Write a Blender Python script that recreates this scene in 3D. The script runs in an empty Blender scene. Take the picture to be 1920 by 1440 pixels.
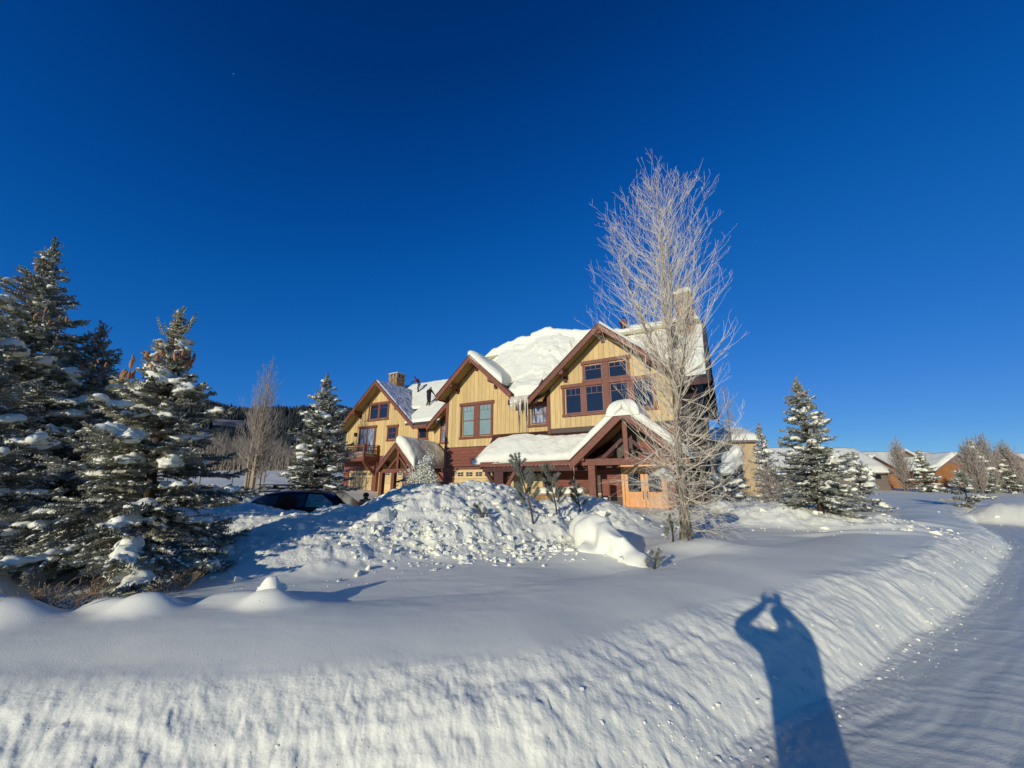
import bpy, math, random
import numpy as np
from mathutils import Vector, Matrix

R = math.radians
scene = bpy.context.scene
COL = scene.collection

# ------------------------------------------------------------------ camera
CAM_H = 1.8
cam_data = bpy.data.cameras.new('camera')
cam_data.sensor_width = 36.0
cam_data.lens = 36.0 * 720 / 1920
cam_data.clip_start = 0.03
cam_data.clip_end = 6000
cam = bpy.data.objects.new('camera', cam_data)
cam.location = (0, 0, CAM_H)
cam.rotation_euler = (R(90 + 14.4), 0, 0)
COL.objects.link(cam)
scene.camera = cam

# ------------------------------------------------------------------ light
SUN_EL, SUN_TRAVEL = 12.7, 31.0          # elevation; azimuth the light travels towards (from +Y to +X)
sd = bpy.data.lights.new('sun', 'SUN')
sd.energy = 3.35
sd.angle = R(0.5)
sd.color = (1.0, 0.945, 0.86)
sun = bpy.data.objects.new('sun', sd)
_t = R(SUN_TRAVEL)
sdir = Vector((math.sin(_t) * math.cos(R(SUN_EL)), math.cos(_t) * math.cos(R(SUN_EL)), -math.sin(R(SUN_EL))))
sun.rotation_euler = sdir.to_track_quat('-Z', 'Y').to_euler()
sun.location = (-20, -30, 30)
COL.objects.link(sun)

world = bpy.data.worlds.new('World')
scene.world = world
world.use_nodes = True
wn = world.node_tree
wn.nodes.clear()
w_out = wn.nodes.new('ShaderNodeOutputWorld')
w_bg = wn.nodes.new('ShaderNodeBackground')
w_sky = wn.nodes.new('ShaderNodeTexSky')
w_sky.sky_type = 'NISHITA'
w_sky.sun_disc = False
w_sky.sun_elevation = R(SUN_EL)
w_sky.sun_rotation = R(SUN_TRAVEL + 180)
w_sky.altitude = 2900
w_sky.air_density = 1.0
w_sky.dust_density = 0.3
w_sky.ozone_density = 6.0
w_bg.inputs['Strength'].default_value = 0.10
# grade of the clear high-altitude sky: scale to display range, channel curves, scale back
w_m1 = wn.nodes.new('ShaderNodeVectorMath'); w_m1.operation = 'SCALE'; w_m1.inputs['Scale'].default_value = 0.1
w_cv = wn.nodes.new('ShaderNodeRGBCurve')
w_m2 = wn.nodes.new('ShaderNodeVectorMath'); w_m2.operation = 'SCALE'; w_m2.inputs['Scale'].default_value = 10.0
w_cv.mapping.use_clip = False
def _cv(i, pts):
    c = w_cv.mapping.curves[i]
    c.points[0].location = pts[0]; c.points[-1].location = pts[-1]
    for p in pts[1:-1]: c.points.new(*p)
_cv(0, [(0, 0), (0.015, 0.0), (0.031, 0.004), (0.114, 0.075), (0.165, 0.118), (1, 0.9)])
_cv(1, [(0, 0.0), (0.040, 0.024), (0.057, 0.050), (0.093, 0.100), (0.333, 0.285), (0.43, 0.36), (1, 0.9)])
_cv(2, [(0, 0.0), (0.125, 0.156), (0.159, 0.245), (0.255, 0.40), (0.737, 0.72), (1, 0.76)])
w_cv.mapping.update()
wn.links.new(w_sky.outputs[0], w_m1.inputs[0])
wn.links.new(w_m1.outputs[0], w_cv.inputs['Color'])
wn.links.new(w_cv.outputs[0], w_m2.inputs[0])
wn.links.new(w_m2.outputs[0], w_bg.inputs[0])
wn.links.new(w_bg.outputs[0], w_out.inputs[0])

scene.view_settings.view_transform = 'Standard'
scene.view_settings.look = 'None'
scene.view_settings.gamma = 1.0
scene.view_settings.use_curve_mapping = False
scene.view_settings.exposure = 0.0
scene.cycles.max_bounces = 6
scene.cycles.transparent_max_bounces = 8

# ------------------------------------------------------------------ tagging
def tag(o, label=None, cat=None, group=None, kind=None):
    if label: o['label'] = label
    if cat: o['category'] = cat
    if group: o['group'] = group
    if kind: o['kind'] = kind
    return o

def link(o, parent=None):
    COL.objects.link(o)
    if parent is not None:
        o.parent = parent
    return o

def empty(name, loc=(0, 0, 0), rz=0.0, parent=None):
    o = bpy.data.objects.new(name, None)
    o.empty_display_size = 0.3
    o.location = loc
    o.rotation_euler = (0, 0, rz)
    return link(o, parent)

# ------------------------------------------------------------------ materials
def nodes_of(name):
    m = bpy.data.materials.new(name)
    m.use_nodes = True
    nt = m.node_tree
    return m, nt, nt.nodes['Principled BSDF']

def mat(name, col, rough=0.6, spec=0.4, metal=0.0, var=0.0, scale=4.0, bump=0.0, bscale=30.0, stretch=(1, 1, 1), col2=None, emit=None, detail=4.0):
    m, nt, b = nodes_of(name)
    b.inputs['Roughness'].default_value = rough
    b.inputs['Specular IOR Level'].default_value = spec
    b.inputs['Metallic'].default_value = metal
    b.inputs['Base Color'].default_value = (*col, 1)
    tc = nt.nodes.new('ShaderNodeTexCoord')
    mp = nt.nodes.new('ShaderNodeMapping')
    mp.inputs['Scale'].default_value = stretch
    nt.links.new(tc.outputs['Object'], mp.inputs[0])
    if var > 0 or col2:
        oi = nt.nodes.new('ShaderNodeObjectInfo')
        nz = nt.nodes.new('ShaderNodeTexNoise')
        nz.inputs['Scale'].default_value = scale
        nz.inputs['Detail'].default_value = detail
        nt.links.new(mp.outputs[0], nz.inputs['Vector'])
        mx = nt.nodes.new('ShaderNodeMix'); mx.data_type = 'RGBA'
        c2 = col2 if col2 else tuple(max(0, c * (1 - var)) for c in col)
        mx.inputs[6].default_value = (*col, 1)
        mx.inputs[7].default_value = (*c2, 1)
        rp = nt.nodes.new('ShaderNodeValToRGB')
        rp.color_ramp.elements[0].position = 0.35
        rp.color_ramp.elements[1].position = 0.65
        nt.links.new(nz.outputs[0], rp.inputs[0])
        nt.links.new(rp.outputs[0], mx.inputs[0])
        hs = nt.nodes.new('ShaderNodeHueSaturation')
        mr = nt.nodes.new('ShaderNodeMapRange')
        mr.inputs[3].default_value = 0.88
        mr.inputs[4].default_value = 1.10
        nt.links.new(oi.outputs['Random'], mr.inputs[0])
        nt.links.new(mr.outputs[0], hs.inputs['Value'])
        nt.links.new(mx.outputs[2], hs.inputs['Color'])
        nt.links.new(hs.outputs[0], b.inputs['Base Color'])
    if bump > 0:
        n2 = nt.nodes.new('ShaderNodeTexNoise')
        n2.inputs['Scale'].default_value = bscale
        n2.inputs['Detail'].default_value = 5
        nt.links.new(mp.outputs[0], n2.inputs['Vector'])
        bp = nt.nodes.new('ShaderNodeBump')
        bp.inputs['Strength'].default_value = 1.0
        bp.inputs['Distance'].default_value = bump
        nt.links.new(n2.outputs[0], bp.inputs['Height'])
        nt.links.new(bp.outputs[0], b.inputs['Normal'])
    if emit:
        b.inputs['Emission Color'].default_value = (*emit, 1)
        b.inputs['Emission Strength'].default_value = 1
    return m

def snow_mat(name, col=(0.90, 0.875, 0.67), b1=0.004, s1=60, b2=0.012, s2=9, rough=0.55, tint=None, glint=0.0):
    m, nt, b = nodes_of(name)
    b.inputs['Roughness'].default_value = rough
    b.inputs['Specular IOR Level'].default_value = 0.25
    geo = nt.nodes.new('ShaderNodeNewGeometry')
    n1 = nt.nodes.new('ShaderNodeTexNoise'); n1.inputs['Scale'].default_value = s1; n1.inputs['Detail'].default_value = 3
    n2 = nt.nodes.new('ShaderNodeTexNoise'); n2.inputs['Scale'].default_value = s2; n2.inputs['Detail'].default_value = 6
    nt.links.new(geo.outputs['Position'], n1.inputs['Vector'])
    nt.links.new(geo.outputs['Position'], n2.inputs['Vector'])
    p1 = nt.nodes.new('ShaderNodeBump'); p1.inputs['Distance'].default_value = b1
    p2 = nt.nodes.new('ShaderNodeBump'); p2.inputs['Distance'].default_value = b2
    nt.links.new(n1.outputs[0], p1.inputs['Height'])
    nt.links.new(n2.outputs[0], p2.inputs['Height'])
    nt.links.new(p1.outputs[0], p2.inputs['Normal'])
    last = p2
    if glint > 0:
        vo = nt.nodes.new('ShaderNodeTexVoronoi'); vo.inputs['Scale'].default_value = 42
        nt.links.new(geo.outputs['Position'], vo.inputs['Vector'])
        sp = nt.nodes.new('ShaderNodeSeparateColor'); nt.links.new(vo.outputs['Color'], sp.inputs[0])
        gt = nt.nodes.new('ShaderNodeMath'); gt.operation = 'GREATER_THAN'; gt.inputs[1].default_value = 0.965
        nt.links.new(sp.outputs[0], gt.inputs[0])
        ls = nt.nodes.new('ShaderNodeMapRange'); ls.inputs[1].default_value = 0.0; ls.inputs[2].default_value = 0.22; ls.inputs[3].default_value = 1; ls.inputs[4].default_value = 0
        nt.links.new(vo.outputs['Distance'], ls.inputs[0])
        mm = nt.nodes.new('ShaderNodeMath'); mm.operation = 'MULTIPLY'
        nt.links.new(gt.outputs[0], mm.inputs[0]); nt.links.new(ls.outputs[0], mm.inputs[1])
        p3 = nt.nodes.new('ShaderNodeBump'); p3.inputs['Distance'].default_value = glint
        nt.links.new(mm.outputs[0], p3.inputs['Height']); nt.links.new(p2.outputs[0], p3.inputs['Normal'])
        last = p3
    nt.links.new(last.outputs[0], b.inputs['Normal'])
    n3 = nt.nodes.new('ShaderNodeTexNoise'); n3.inputs['Scale'].default_value = 1.3; n3.inputs['Detail'].default_value = 5
    nt.links.new(geo.outputs['Position'], n3.inputs['Vector'])
    mx = nt.nodes.new('ShaderNodeMix'); mx.data_type = 'RGBA'
    mx.inputs[6].default_value = (*col, 1)
    c2 = tint if tint else tuple(c * 0.94 for c in col)
    mx.inputs[7].default_value = (*c2, 1)
    nt.links.new(n3.outputs[0], mx.inputs[0])
    nt.links.new(mx.outputs[2], b.inputs['Base Color'])
    return m

M = {}
M['snow'] = snow_mat('fresh_snow', glint=0.012, b1=0.0016, s1=90, b2=0.003, s2=6)
M['snow_rough'] = snow_mat('broken_snow', b1=0.010, s1=28, b2=0.03, s2=6)
M['snow_bank'] = snow_mat('ploughed_snow', glint=0.008, b1=0.004, s1=45, b2=0.008, s2=14)
M['snow_soft'] = snow_mat('soft_snow', b1=0.003, s1=50, b2=0.012, s2=5)
M['road_snow'] = snow_mat('packed_road_snow', glint=0.008, col=(0.76, 0.74, 0.58), b1=0.004, s1=70, b2=0.006, s2=10, tint=(0.67, 0.65, 0.51), rough=0.45)

# ------------------------------------------------------------------ mesh building
class MB:
    """collects faces and links them as one mesh object"""
    def __init__(s):
        s.v = []; s.f = []; s.m = []
    def add(s, verts, faces, mi=0):
        n = len(s.v)
        s.v.extend([tuple(p) for p in verts])
        s.f.extend([tuple(n + i for i in f) for f in faces])
        s.m.extend([mi] * len(faces))
        return s
    def box(s, x0, x1, y0, y1, z0, z1, mi=0):
        if x0 > x1: x0, x1 = x1, x0
        if y0 > y1: y0, y1 = y1, y0
        if z0 > z1: z0, z1 = z1, z0
        v = [(x0, y0, z0), (x1, y0, z0), (x1, y1, z0), (x0, y1, z0), (x0, y0, z1), (x1, y0, z1), (x1, y1, z1), (x0, y1, z1)]
        f = [(0, 3, 2, 1), (4, 5, 6, 7), (0, 1, 5, 4), (1, 2, 6, 5), (2, 3, 7, 6), (3, 0, 4, 7)]
        return s.add(v, f, mi)
    def prism(s, poly, vec, mi=0):
        """polygon (3-D points, planar) extruded along vec"""
        n = len(poly)
        vec = Vector(vec)
        v = [tuple(p) for p in poly] + [tuple(Vector(p) + vec) for p in poly]
        nrm = Vector((0, 0, 0))
        for i in range(n):
            a, b = Vector(poly[i]), Vector(poly[(i + 1) % n])
            nrm += a.cross(b)
        f = [tuple(range(n)), tuple(range(2 * n - 1, n - 1, -1))]
        f += [(i, i + n, (i + 1) % n + n, (i + 1) % n) for i in range(n)]
        if nrm.dot(vec) > 0:
            f = [tuple(reversed(q)) for q in f]
        return s.add(v, f, mi)
    def xz(s, pts, y0, y1, mi=0):
        return s.prism([(x, y0, z) for x, z in pts], (0, y1 - y0, 0), mi)
    def yz(s, pts, x0, x1, mi=0):
        return s.prism([(x0, y, z) for y, z in pts], (x1 - x0, 0, 0), mi)
    def beam(s, a, b, w, h, mi=0, up=(0, 0, 1)):
        a, b = Vector(a), Vector(b)
        d = (b - a).normalized()
        side = d.cross(Vector(up))
        if side.length < 1e-4: side = Vector((1, 0, 0))
        side.normalize()
        u2 = side.cross(d).normalized()
        p = [a - side * w / 2 - u2 * h / 2, a + side * w / 2 - u2 * h / 2, a + side * w / 2 + u2 * h / 2, a - side * w / 2 + u2 * h / 2]
        return s.prism(p, b - a, mi)
    def tube(s, pts, rad, n=8, mi=0, cap=True):
        pts = [Vector(p) for p in pts]
        if not hasattr(rad, '__len__'): rad = [rad] * len(pts)
        base = len(s.v)
        prev = None
        for i, p in enumerate(pts):
            d = (pts[min(i + 1, len(pts) - 1)] - pts[max(i - 1, 0)]).normalized()
            if prev is None:
                a = d.orthogonal().normalized()
            else:
                a = (prev - d * prev.dot(d)).normalized()
            prev = a
            b = d.cross(a)
            for k in range(n):
                t = 2 * math.pi * k / n
                s.v.append(tuple(p + (a * math.cos(t) + b * math.sin(t)) * rad[i]))
        for i in range(len(pts) - 1):
            for k in range(n):
                k2 = (k + 1) % n
                s.f.append((base + i * n + k, base + i * n + k2, base + (i + 1) * n + k2, base + (i + 1) * n + k))
                s.m.append(mi)
        if cap:
            s.f.append(tuple(base + k for k in reversed(range(n)))); s.m.append(mi)
            e = base + (len(pts) - 1) * n
            s.f.append(tuple(e + k for k in range(n))); s.m.append(mi)
        return s
    def build(s, name, mats, parent=None, smooth=False, bevel=0.0, loc=None):
        me = bpy.data.meshes.new(name)
        me.from_pydata(s.v, [], s.f)
        if not isinstance(mats, (list, tuple)): mats = [mats]
        for q in mats: me.materials.append(q)
        if len(mats) > 1: me.polygons.foreach_set('material_index', s.m)
        if smooth: me.polygons.foreach_set('use_smooth', [True] * len(me.polygons))
        me.update()
        o = bpy.data.objects.new(name, me)
        if loc is not None: o.location = loc
        link(o, parent)
        if bevel > 0:
            bv = o.modifiers.new('bevel', 'BEVEL'); bv.width = bevel; bv.segments = 2; bv.limit_method = 'ANGLE'
        return o

def np_mesh(name, V, F, mats, parent=None, smooth=True, attr=None, matidx=None):
    """V (n,3), F (m,k) with constant k"""
    me = bpy.data.meshes.new(name)
    V = np.asarray(V, dtype=np.float32); F = np.asarray(F, dtype=np.int32)
    k = F.shape[1]
    me.vertices.add(len(V)); me.vertices.foreach_set('co', V.ravel())
    me.loops.add(F.size); me.loops.foreach_set('vertex_index', F.ravel())
    me.polygons.add(len(F))
    me.polygons.foreach_set('loop_start', np.arange(0, F.size, k, dtype=np.int32))
    me.polygons.foreach_set('loop_total', np.full(len(F), k, dtype=np.int32))
    if not isinstance(mats, (list, tuple)): mats = [mats]
    for q in mats: me.materials.append(q)
    if matidx is not None: me.polygons.foreach_set('material_index', np.asarray(matidx, dtype=np.int32))
    me.polygons.foreach_set('use_smooth', np.full(len(F), bool(smooth)))
    if attr is not None:
        a = me.attributes.new('tint', 'FLOAT', 'POINT')
        a.data.foreach_set('value', np.asarray(attr, dtype=np.float32))
    me.update(calc_edges=True)
    o = bpy.data.objects.new(name, me)
    return link(o, parent)

# ------------------------------------------------------------------ noise (numpy)
def _hash(ix, iy, iz, seed):
    h = (ix.astype(np.int64) * 374761393 + iy.astype(np.int64) * 668265263 + iz.astype(np.int64) * 2147483647 + seed * 974634777) & 0xFFFFFFFF
    h = ((h ^ (h >> 13)) * 1274126177) & 0xFFFFFFFF
    h = (h ^ (h >> 16)) & 0xFFFFFFFF
    return h.astype(np.float64) / 4294967295.0

def vnoise(x, y, z=None, seed=0):
    if z is None: z = np.zeros_like(x)
    ix, iy, iz = np.floor(x), np.floor(y), np.floor(z)
    fx, fy, fz = x - ix, y - iy, z - iz
    fx = fx * fx * (3 - 2 * fx); fy = fy * fy * (3 - 2 * fy); fz = fz * fz * (3 - 2 * fz)
    r = 0
    zs = (0, 1) if np.any(fz) else (0,)
    for dz in zs:
        wz = fz if dz else (1 - fz)
        for dy in (0, 1):
            wy = fy if dy else (1 - fy)
            for dx in (0, 1):
                wx = fx if dx else (1 - fx)
                r = r + wx * wy * wz * _hash(ix + dx, iy + dy, iz + dz, seed)
    return r * 2 - 1

def fbm(x, y, z=None, o=4, seed=0, gain=0.5, lac=2.03):
    a, s, t = 1.0, 0.0, 0.0
    for i in range(o):
        s = s + a * vnoise(x * lac ** i, y * lac ** i, None if z is None else z * lac ** i, seed + i * 17)
        t += a
        a *= gain
    return s / t

def worley(x, y, seed=0):
    """distance to nearest and second nearest feature point"""
    ix, iy = np.floor(x), np.floor(y)
    d1 = np.full_like(x, 9.0); d2 = np.full_like(x, 9.0); idv = np.zeros_like(x)
    zz = np.zeros_like(x)
    for dy in (-1, 0, 1):
        for dx in (-1, 0, 1):
            cx, cy = ix + dx, iy + dy
            px = cx + _hash(cx, cy, zz, seed); py = cy + _hash(cx, cy, zz, seed + 5)
            d = np.hypot(px - x, py - y)
            hid = _hash(cx, cy, zz, seed + 9)
            closer = d < d1
            d2 = np.where(closer, d1, np.minimum(d2, d))
            idv = np.where(closer, hid, idv)
            d1 = np.where(closer, d, d1)
    return d1, d2, idv

def sstep(a, b, x):
    t = np.clip((x - a) / (b - a), 0, 1)
    return t * t * (3 - 2 * t)
# ------------------------------------------------------------------ ground
# foot of the ploughed bank along the road (x, y), the road lies to its right / towards the camera
FOOT = [(-90, -6), (-40, -0.6), (-12, 1.5), (-3, 2.05), (0, 2.45), (0.9, 2.8), (1.61, 3.31), (3.26, 4.25), (5, 5.3), (6.9, 6.5),
        (9.3, 8.2), (11.9, 10.1), (14.6, 12.2), (18.0, 15.4), (21.5, 19.0), (25.5, 22.6), (31, 25.5), (40, 27.5), (70, 29), (160, 30)]

def curve_dist(x, y, pts):
    """signed distance to polyline (positive on its left), arc parameter"""
    best = np.full(x.shape, 1e9); sg = np.zeros(x.shape); arc = np.zeros(x.shape)
    L = 0.0
    for (x0, y0), (x1, y1) in zip(pts[:-1], pts[1:]):
        dx, dy = x1 - x0, y1 - y0
        l2 = dx * dx + dy * dy
        t = np.clip(((x - x0) * dx + (y - y0) * dy) / l2, 0, 1)
        px, py = x0 + t * dx, y0 + t * dy
        d = np.hypot(x - px, y - py)
        c = dx * (y - y0) - dy * (x - x0)
        m = d < best
        best = np.where(m, d, best); sg = np.where(m, np.sign(c), sg); arc = np.where(m, L + t * math.sqrt(l2), arc)
        L += math.sqrt(l2)
    return best * sg, arc

def smooth_curve(pts, n=8):
    out = []
    P = [Vector((*p, 0)) for p in pts]
    for i in range(len(P) - 1):
        p0, p1, p2, p3 = P[max(i - 1, 0)], P[i], P[i + 1], P[min(i + 2, len(P) - 1)]
        m = n if (p2 - p1).length < 12 else 3
        for k in range(m):
            t = k / m
            q = 0.5 * ((2 * p1) + (p2 - p0) * t + (2 * p0 - 5 * p1 + 4 * p2 - p3) * t * t + (3 * p1 - p0 - 3 * p2 + p3) * t ** 3)
            out.append((q.x, q.y))
    out.append(pts[-1])
    return out
FOOT_S = smooth_curve(FOOT, 4)

# (x, y, height, rx, ry, rotation, roughness)
PILES = [(-1.7, 11.0, 1.06, 3.5, 4.6, 0.2, 1.0), (-3.6, 8.7, 0.52, 3.2, 3.4, 0.5, 0.55), (-6.6, 9.6, 0.40, 3.0, 2.6, 0.2, 0.6), (-10.2, 11.5, 0.45, 3.0, 2.6, 0.3, 0.8),
         (-0.45, 12.2, 0.92, 1.9, 3.2, 0.1, 1.0), (2.0, 12.6, 0.80, 2.6, 3.6, 0.0, 0.9), (8.3, 12.9, 0.55, 4.2, 2.4, -0.35, 0.9),
         (-4.2, 17.2, 0.70, 2.6, 1.5, 0.0, 1.0), (-12.8, 17.5, 0.9, 3.0, 3.6, 0.0, 1.0), (-5.6, 13.4, 0.62, 1.7, 1.0, 0.0, 0.8), (-8.0, 12.6, 0.62, 2.6, 1.3, 0.0, 0.8), (0.8, 9.6, 0.42, 1.9, 2.0, 0.0, 0.9),
         (23.2, 18.6, 0.85, 2.4, 1.4, -0.5, 1.0), (26.6, 17.4, 1.0, 2.6, 1.5, -0.5, 1.0), (29.5, 20.8, 0.8, 3.0, 1.6, -0.3, 0.9)]
# smooth little humps of undisturbed snow (x, y, height, rx, ry)
HUMPS = [(-4.55, 3.80, 0.17, 0.46, 0.26), (-3.45, 4.02, 0.15, 0.30, 0.22), (-5.75, 4.3, 0.34, 0.55, 0.4), (-5.15, 3.95, 0.16, 0.22, 0.18), (-3.9, 4.15, 0.10, 0.25, 0.2), (-2.85, 4.45, 0.12, 0.45, 0.3),
         (-2.38, 4.15, 0.10, 0.24, 0.18), (-2.30, 4.25, 0.06, 0.45, 0.28), (-6.3, 5.0, 0.30, 0.9, 0.8), (3.45, 7.7, 0.16, 0.9, 0.6),
         (12.0, 12.6, 0.12, 1.6, 0.25), (8.4, 9.9, 0.07, 1.9, 0.22), (10.2, 10.6, 0.06, 1.8, 0.2), (1.6, 7.2, 0.12, 1.2, 0.9)]

def pile_field(x, y):
    p = np.zeros_like(x); rough = np.zeros_like(x)
    for cx, cy, a, rx, ry, rot, rg in PILES:
        c, s = math.cos(rot), math.sin(rot)
        dx, dy = x - cx, y - cy
        u, w = (c * dx + s * dy) / rx, (-s * dx + c * dy) / ry
        q = u * u + w * w
        b = np.where(q < 1, (1 - np.minimum(q, 1)) ** 2.0 * (1 + 0.9 * q), 0)
        p = np.maximum(p, a * b) + 0.22 * np.minimum(p, a * b)
        rough = np.maximum(rough, rg * np.clip(b * 3.2, 0, 1))
    return p, rough

def terrain(x, y, detail=True):
    x = np.asarray(x, dtype=np.float64); y = np.asarray(y, dtype=np.float64)
    d, arc = curve_dist(x, y, FOOT_S)
    # irregular foot and crest
    wob = 0.10 * fbm(x * 0.9, y * 0.9, o=3, seed=3)
    dd = d + wob
    hb = 0.50 - 0.21 * sstep(9, 16, x) + 0.06 * fbm(x * 0.5, y * 0.5, o=2, seed=8)
    width = 0.88 - 0.22 * sstep(1, 6, x) - 0.06 * sstep(9, 16, x)
    t = np.clip(dd / width, 0, 1)
    bank = hb * (1 - (1 - t) ** 1.7)
    crest = np.where(dd < 1.75, 0.135 * (1 - np.clip((1.75 - dd) / 1.10, 0, 1) ** 2), 0.135 - 0.060 * np.clip((dd - 1.75) / 0.62, 0, 1) ** 2)
    far = 0.02 * np.clip(dd - 3, 0, 10) * 0.4
    z = bank + crest + far
    inside = sstep(0.9, 2.2, dd)
    # broad wind-formed undulation and the trough behind the crest
    z = z + inside * (0.045 * fbm(x * 0.22 + 3, y * 0.30, o=2, seed=11))
    # road falls a little, plough ridges on it
    road = sstep(0.05, -0.25, dd)
    z = z - road * 0.02 - 0.15 * sstep(-3.5, -9, dd) * 0.3
    # far side of the road: another bank
    # distance across the road
    zfar = 0.55 * sstep(-7.2, -8.3, d) + 0.25 * sstep(-8.3, -14, d)
    z = z + zfar
    # land rises far back on the left
    z = z + 2.9 * sstep(15, 62, y) * sstep(-6, -22, x) * sstep(0, 3, d)
    z = z + 1.1 * sstep(30, 95, y) * sstep(-6, 12, x)
    # drive between the piles and the houses
    z = z - 0.45 * np.exp(-((x + 5.5) / 5.5) ** 2 - ((y - 15.0) / 2.2) ** 2)
    p, rough = pile_field(x, y)
    z = z + p
    for cx, cy, a, rx, ry in HUMPS:
        q = ((x - cx) / rx) ** 2 + ((y - cy) / ry) ** 2
        z = z + a * np.exp(-(q ** 1.4) * 1.3)
    if detail:
        near = np.hypot(x, y) < 45
        # lumps on the piles
        w1, w2, wi = worley(x * 2.1 + 0.3 * fbm(x * 3, y * 3, o=2, seed=4), y * 2.1, seed=2)
        u1, u2, ui = worley(x * 5.3, y * 5.3 + 0.2 * fbm(x * 6, y * 6, o=2, seed=14), seed=21)
        z = z + rough * (0.13 * (0.55 - w1) * (0.4 + wi) + 0.07 * (0.5 - u1) * ui * 1.6 + 0.15 * fbm(x * 1.1, y * 1.1, o=4, seed=31)) 
        v1, v2, vi = worley(x * 13, y * 13, seed=25)
        z = z + rough * 0.035 * (0.5 - v1) * sstep(0.3, 0.9, vi)
        # plough-cut face: flutes that run down the bank, clods lower down
        left = sstep(4.0, -1.0, x)
        face = sstep(-0.15, 0.12, dd) * sstep(0.86 + 0.15 * left, 0.50, dd)
        wp = 0.35 * fbm(x * 1.8, y * 1.8, o=3, seed=43)
        fl = fbm(arc * 5.0 + 1.8 * dd + 2.0 * wp, dd * 2.2 + wp, o=4, seed=41, gain=0.6)
        fl2 = fbm(arc * 1.7 + 2.2 * dd, dd * 1.2, o=2, seed=46)
        fl3 = fbm(arc * 15 + 6 * dd, dd * 3.5, o=3, seed=49)
        am = 0.35 + 0.9 * np.clip(fbm(x * 0.7 + 5, y * 0.7, o=2, seed=47) + 0.35, 0, 1)
        z = z + face * left * (0.055 * fbm(x * 1.9, y * 2.3 + 3, o=6, seed=141, gain=0.55) + 0.020 * np.abs(fbm(x * 6.5 + 0.8 * fl, y * 6.5, o=3, seed=143)))
        z = z + face * (1 - 0.85 * left) * (0.034 * fl * am + 0.05 * fl2 + 0.018 * fl3 + 0.034 * (0.35 - np.abs(fbm(arc * 9 + 7 * dd + wp, dd * 2.6, o=3, seed=151)) * 2) * am + 0.03 * am * fbm(x * 5.0, y * 5.0, o=4, seed=48, gain=0.6))
        cl1, cl2, ci = worley(x * 9, y * 9, seed=51)
        z = z + face * 0.012 * np.clip(0.55 - cl1, 0, 1) * sstep(0.3, 0.7, ci) * 1.4
        z = z + sstep(-0.2, 0.1, dd) * sstep(1.1, 0.5, dd) * 0.007 * fbm(x * 19, y * 19, o=3, seed=155, gain=0.6)
        # layered ledges left by passes of the blade
        for k, (c0, hh) in enumerate(((0.28, 0.016), (0.50, 0.020))):
            cc = c0 + 0.26 * fbm(x * 1.1 + 9 * k, y * 1.1, o=4, seed=62 + k)
            z = z + hh * sstep(cc - 0.03, cc + 0.01, dd) * sstep(cc + 0.5, cc + 0.1, dd) * sstep(-0.1, 0.2, dd)
        # fine ledge line on the crest
        z = z + 0.022 * sstep(0.60, 0.70, dd + 0.22 * fbm(x * 1.6, y * 1.6, o=4, seed=61)) * sstep(1.9, 0.8, dd) * np.clip(0.5 + 1.2 * fbm(x * 0.6, y * 0.6, o=2, seed=67), 0, 1)
        # crumbs at the road edge and ridges left by the plough blade
        edge = np.exp(-((dd + 0.12) / 0.30) ** 2)
        e1, e2, ei = worley(x * 17, y * 17, seed=71)
        z = z + edge * 0.013 * np.clip(0.6 - e1, 0, 1) * (ei > 0.3) * 1.5
        ridge = road * sstep(-4.5, -1.0, dd)
        z = z + road * (0.006 * np.sin(dd * 21 + 1.5 * fbm(arc * 0.5, dd, o=2, seed=81)) * (0.5 + fbm(arc * 0.35, dd * 2, o=2, seed=83))
                        + 0.010 * fbm(arc * 1.2 + dd * 3.5, dd * 9.0, o=3, seed=85))
        for c0 in (-1.35, -2.95, -4.3, -5.9):
            rut = np.exp(-((dd - c0 - 0.12 * fbm(arc * 0.12 + c0, dd * 0, o=2, seed=86)) / 0.16) ** 2) * road
            z = z + rut * (-0.028 + 0.006 * np.sin(arc * 75 + 6 * dd))
        z = z + 0.006 * road * np.clip(fbm(arc * 9 + 8 * dd, dd * 1.2, o=2, seed=88), 0, 1) * 1.5
        # wind texture on the open snow
        z = z + inside * near * (0.010 * fbm(x * 1.6, y * 3.2, o=3, seed=91) + 0.006 * np.clip(fbm(x * 3.1, y * 7.5, o=3, seed=93), 0, 1))
    return z, d, rough

def ground_z(x, y):
    return float(terrain(np.array([float(x)]), np.array([float(y)]), detail=False)[0][0])

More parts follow.
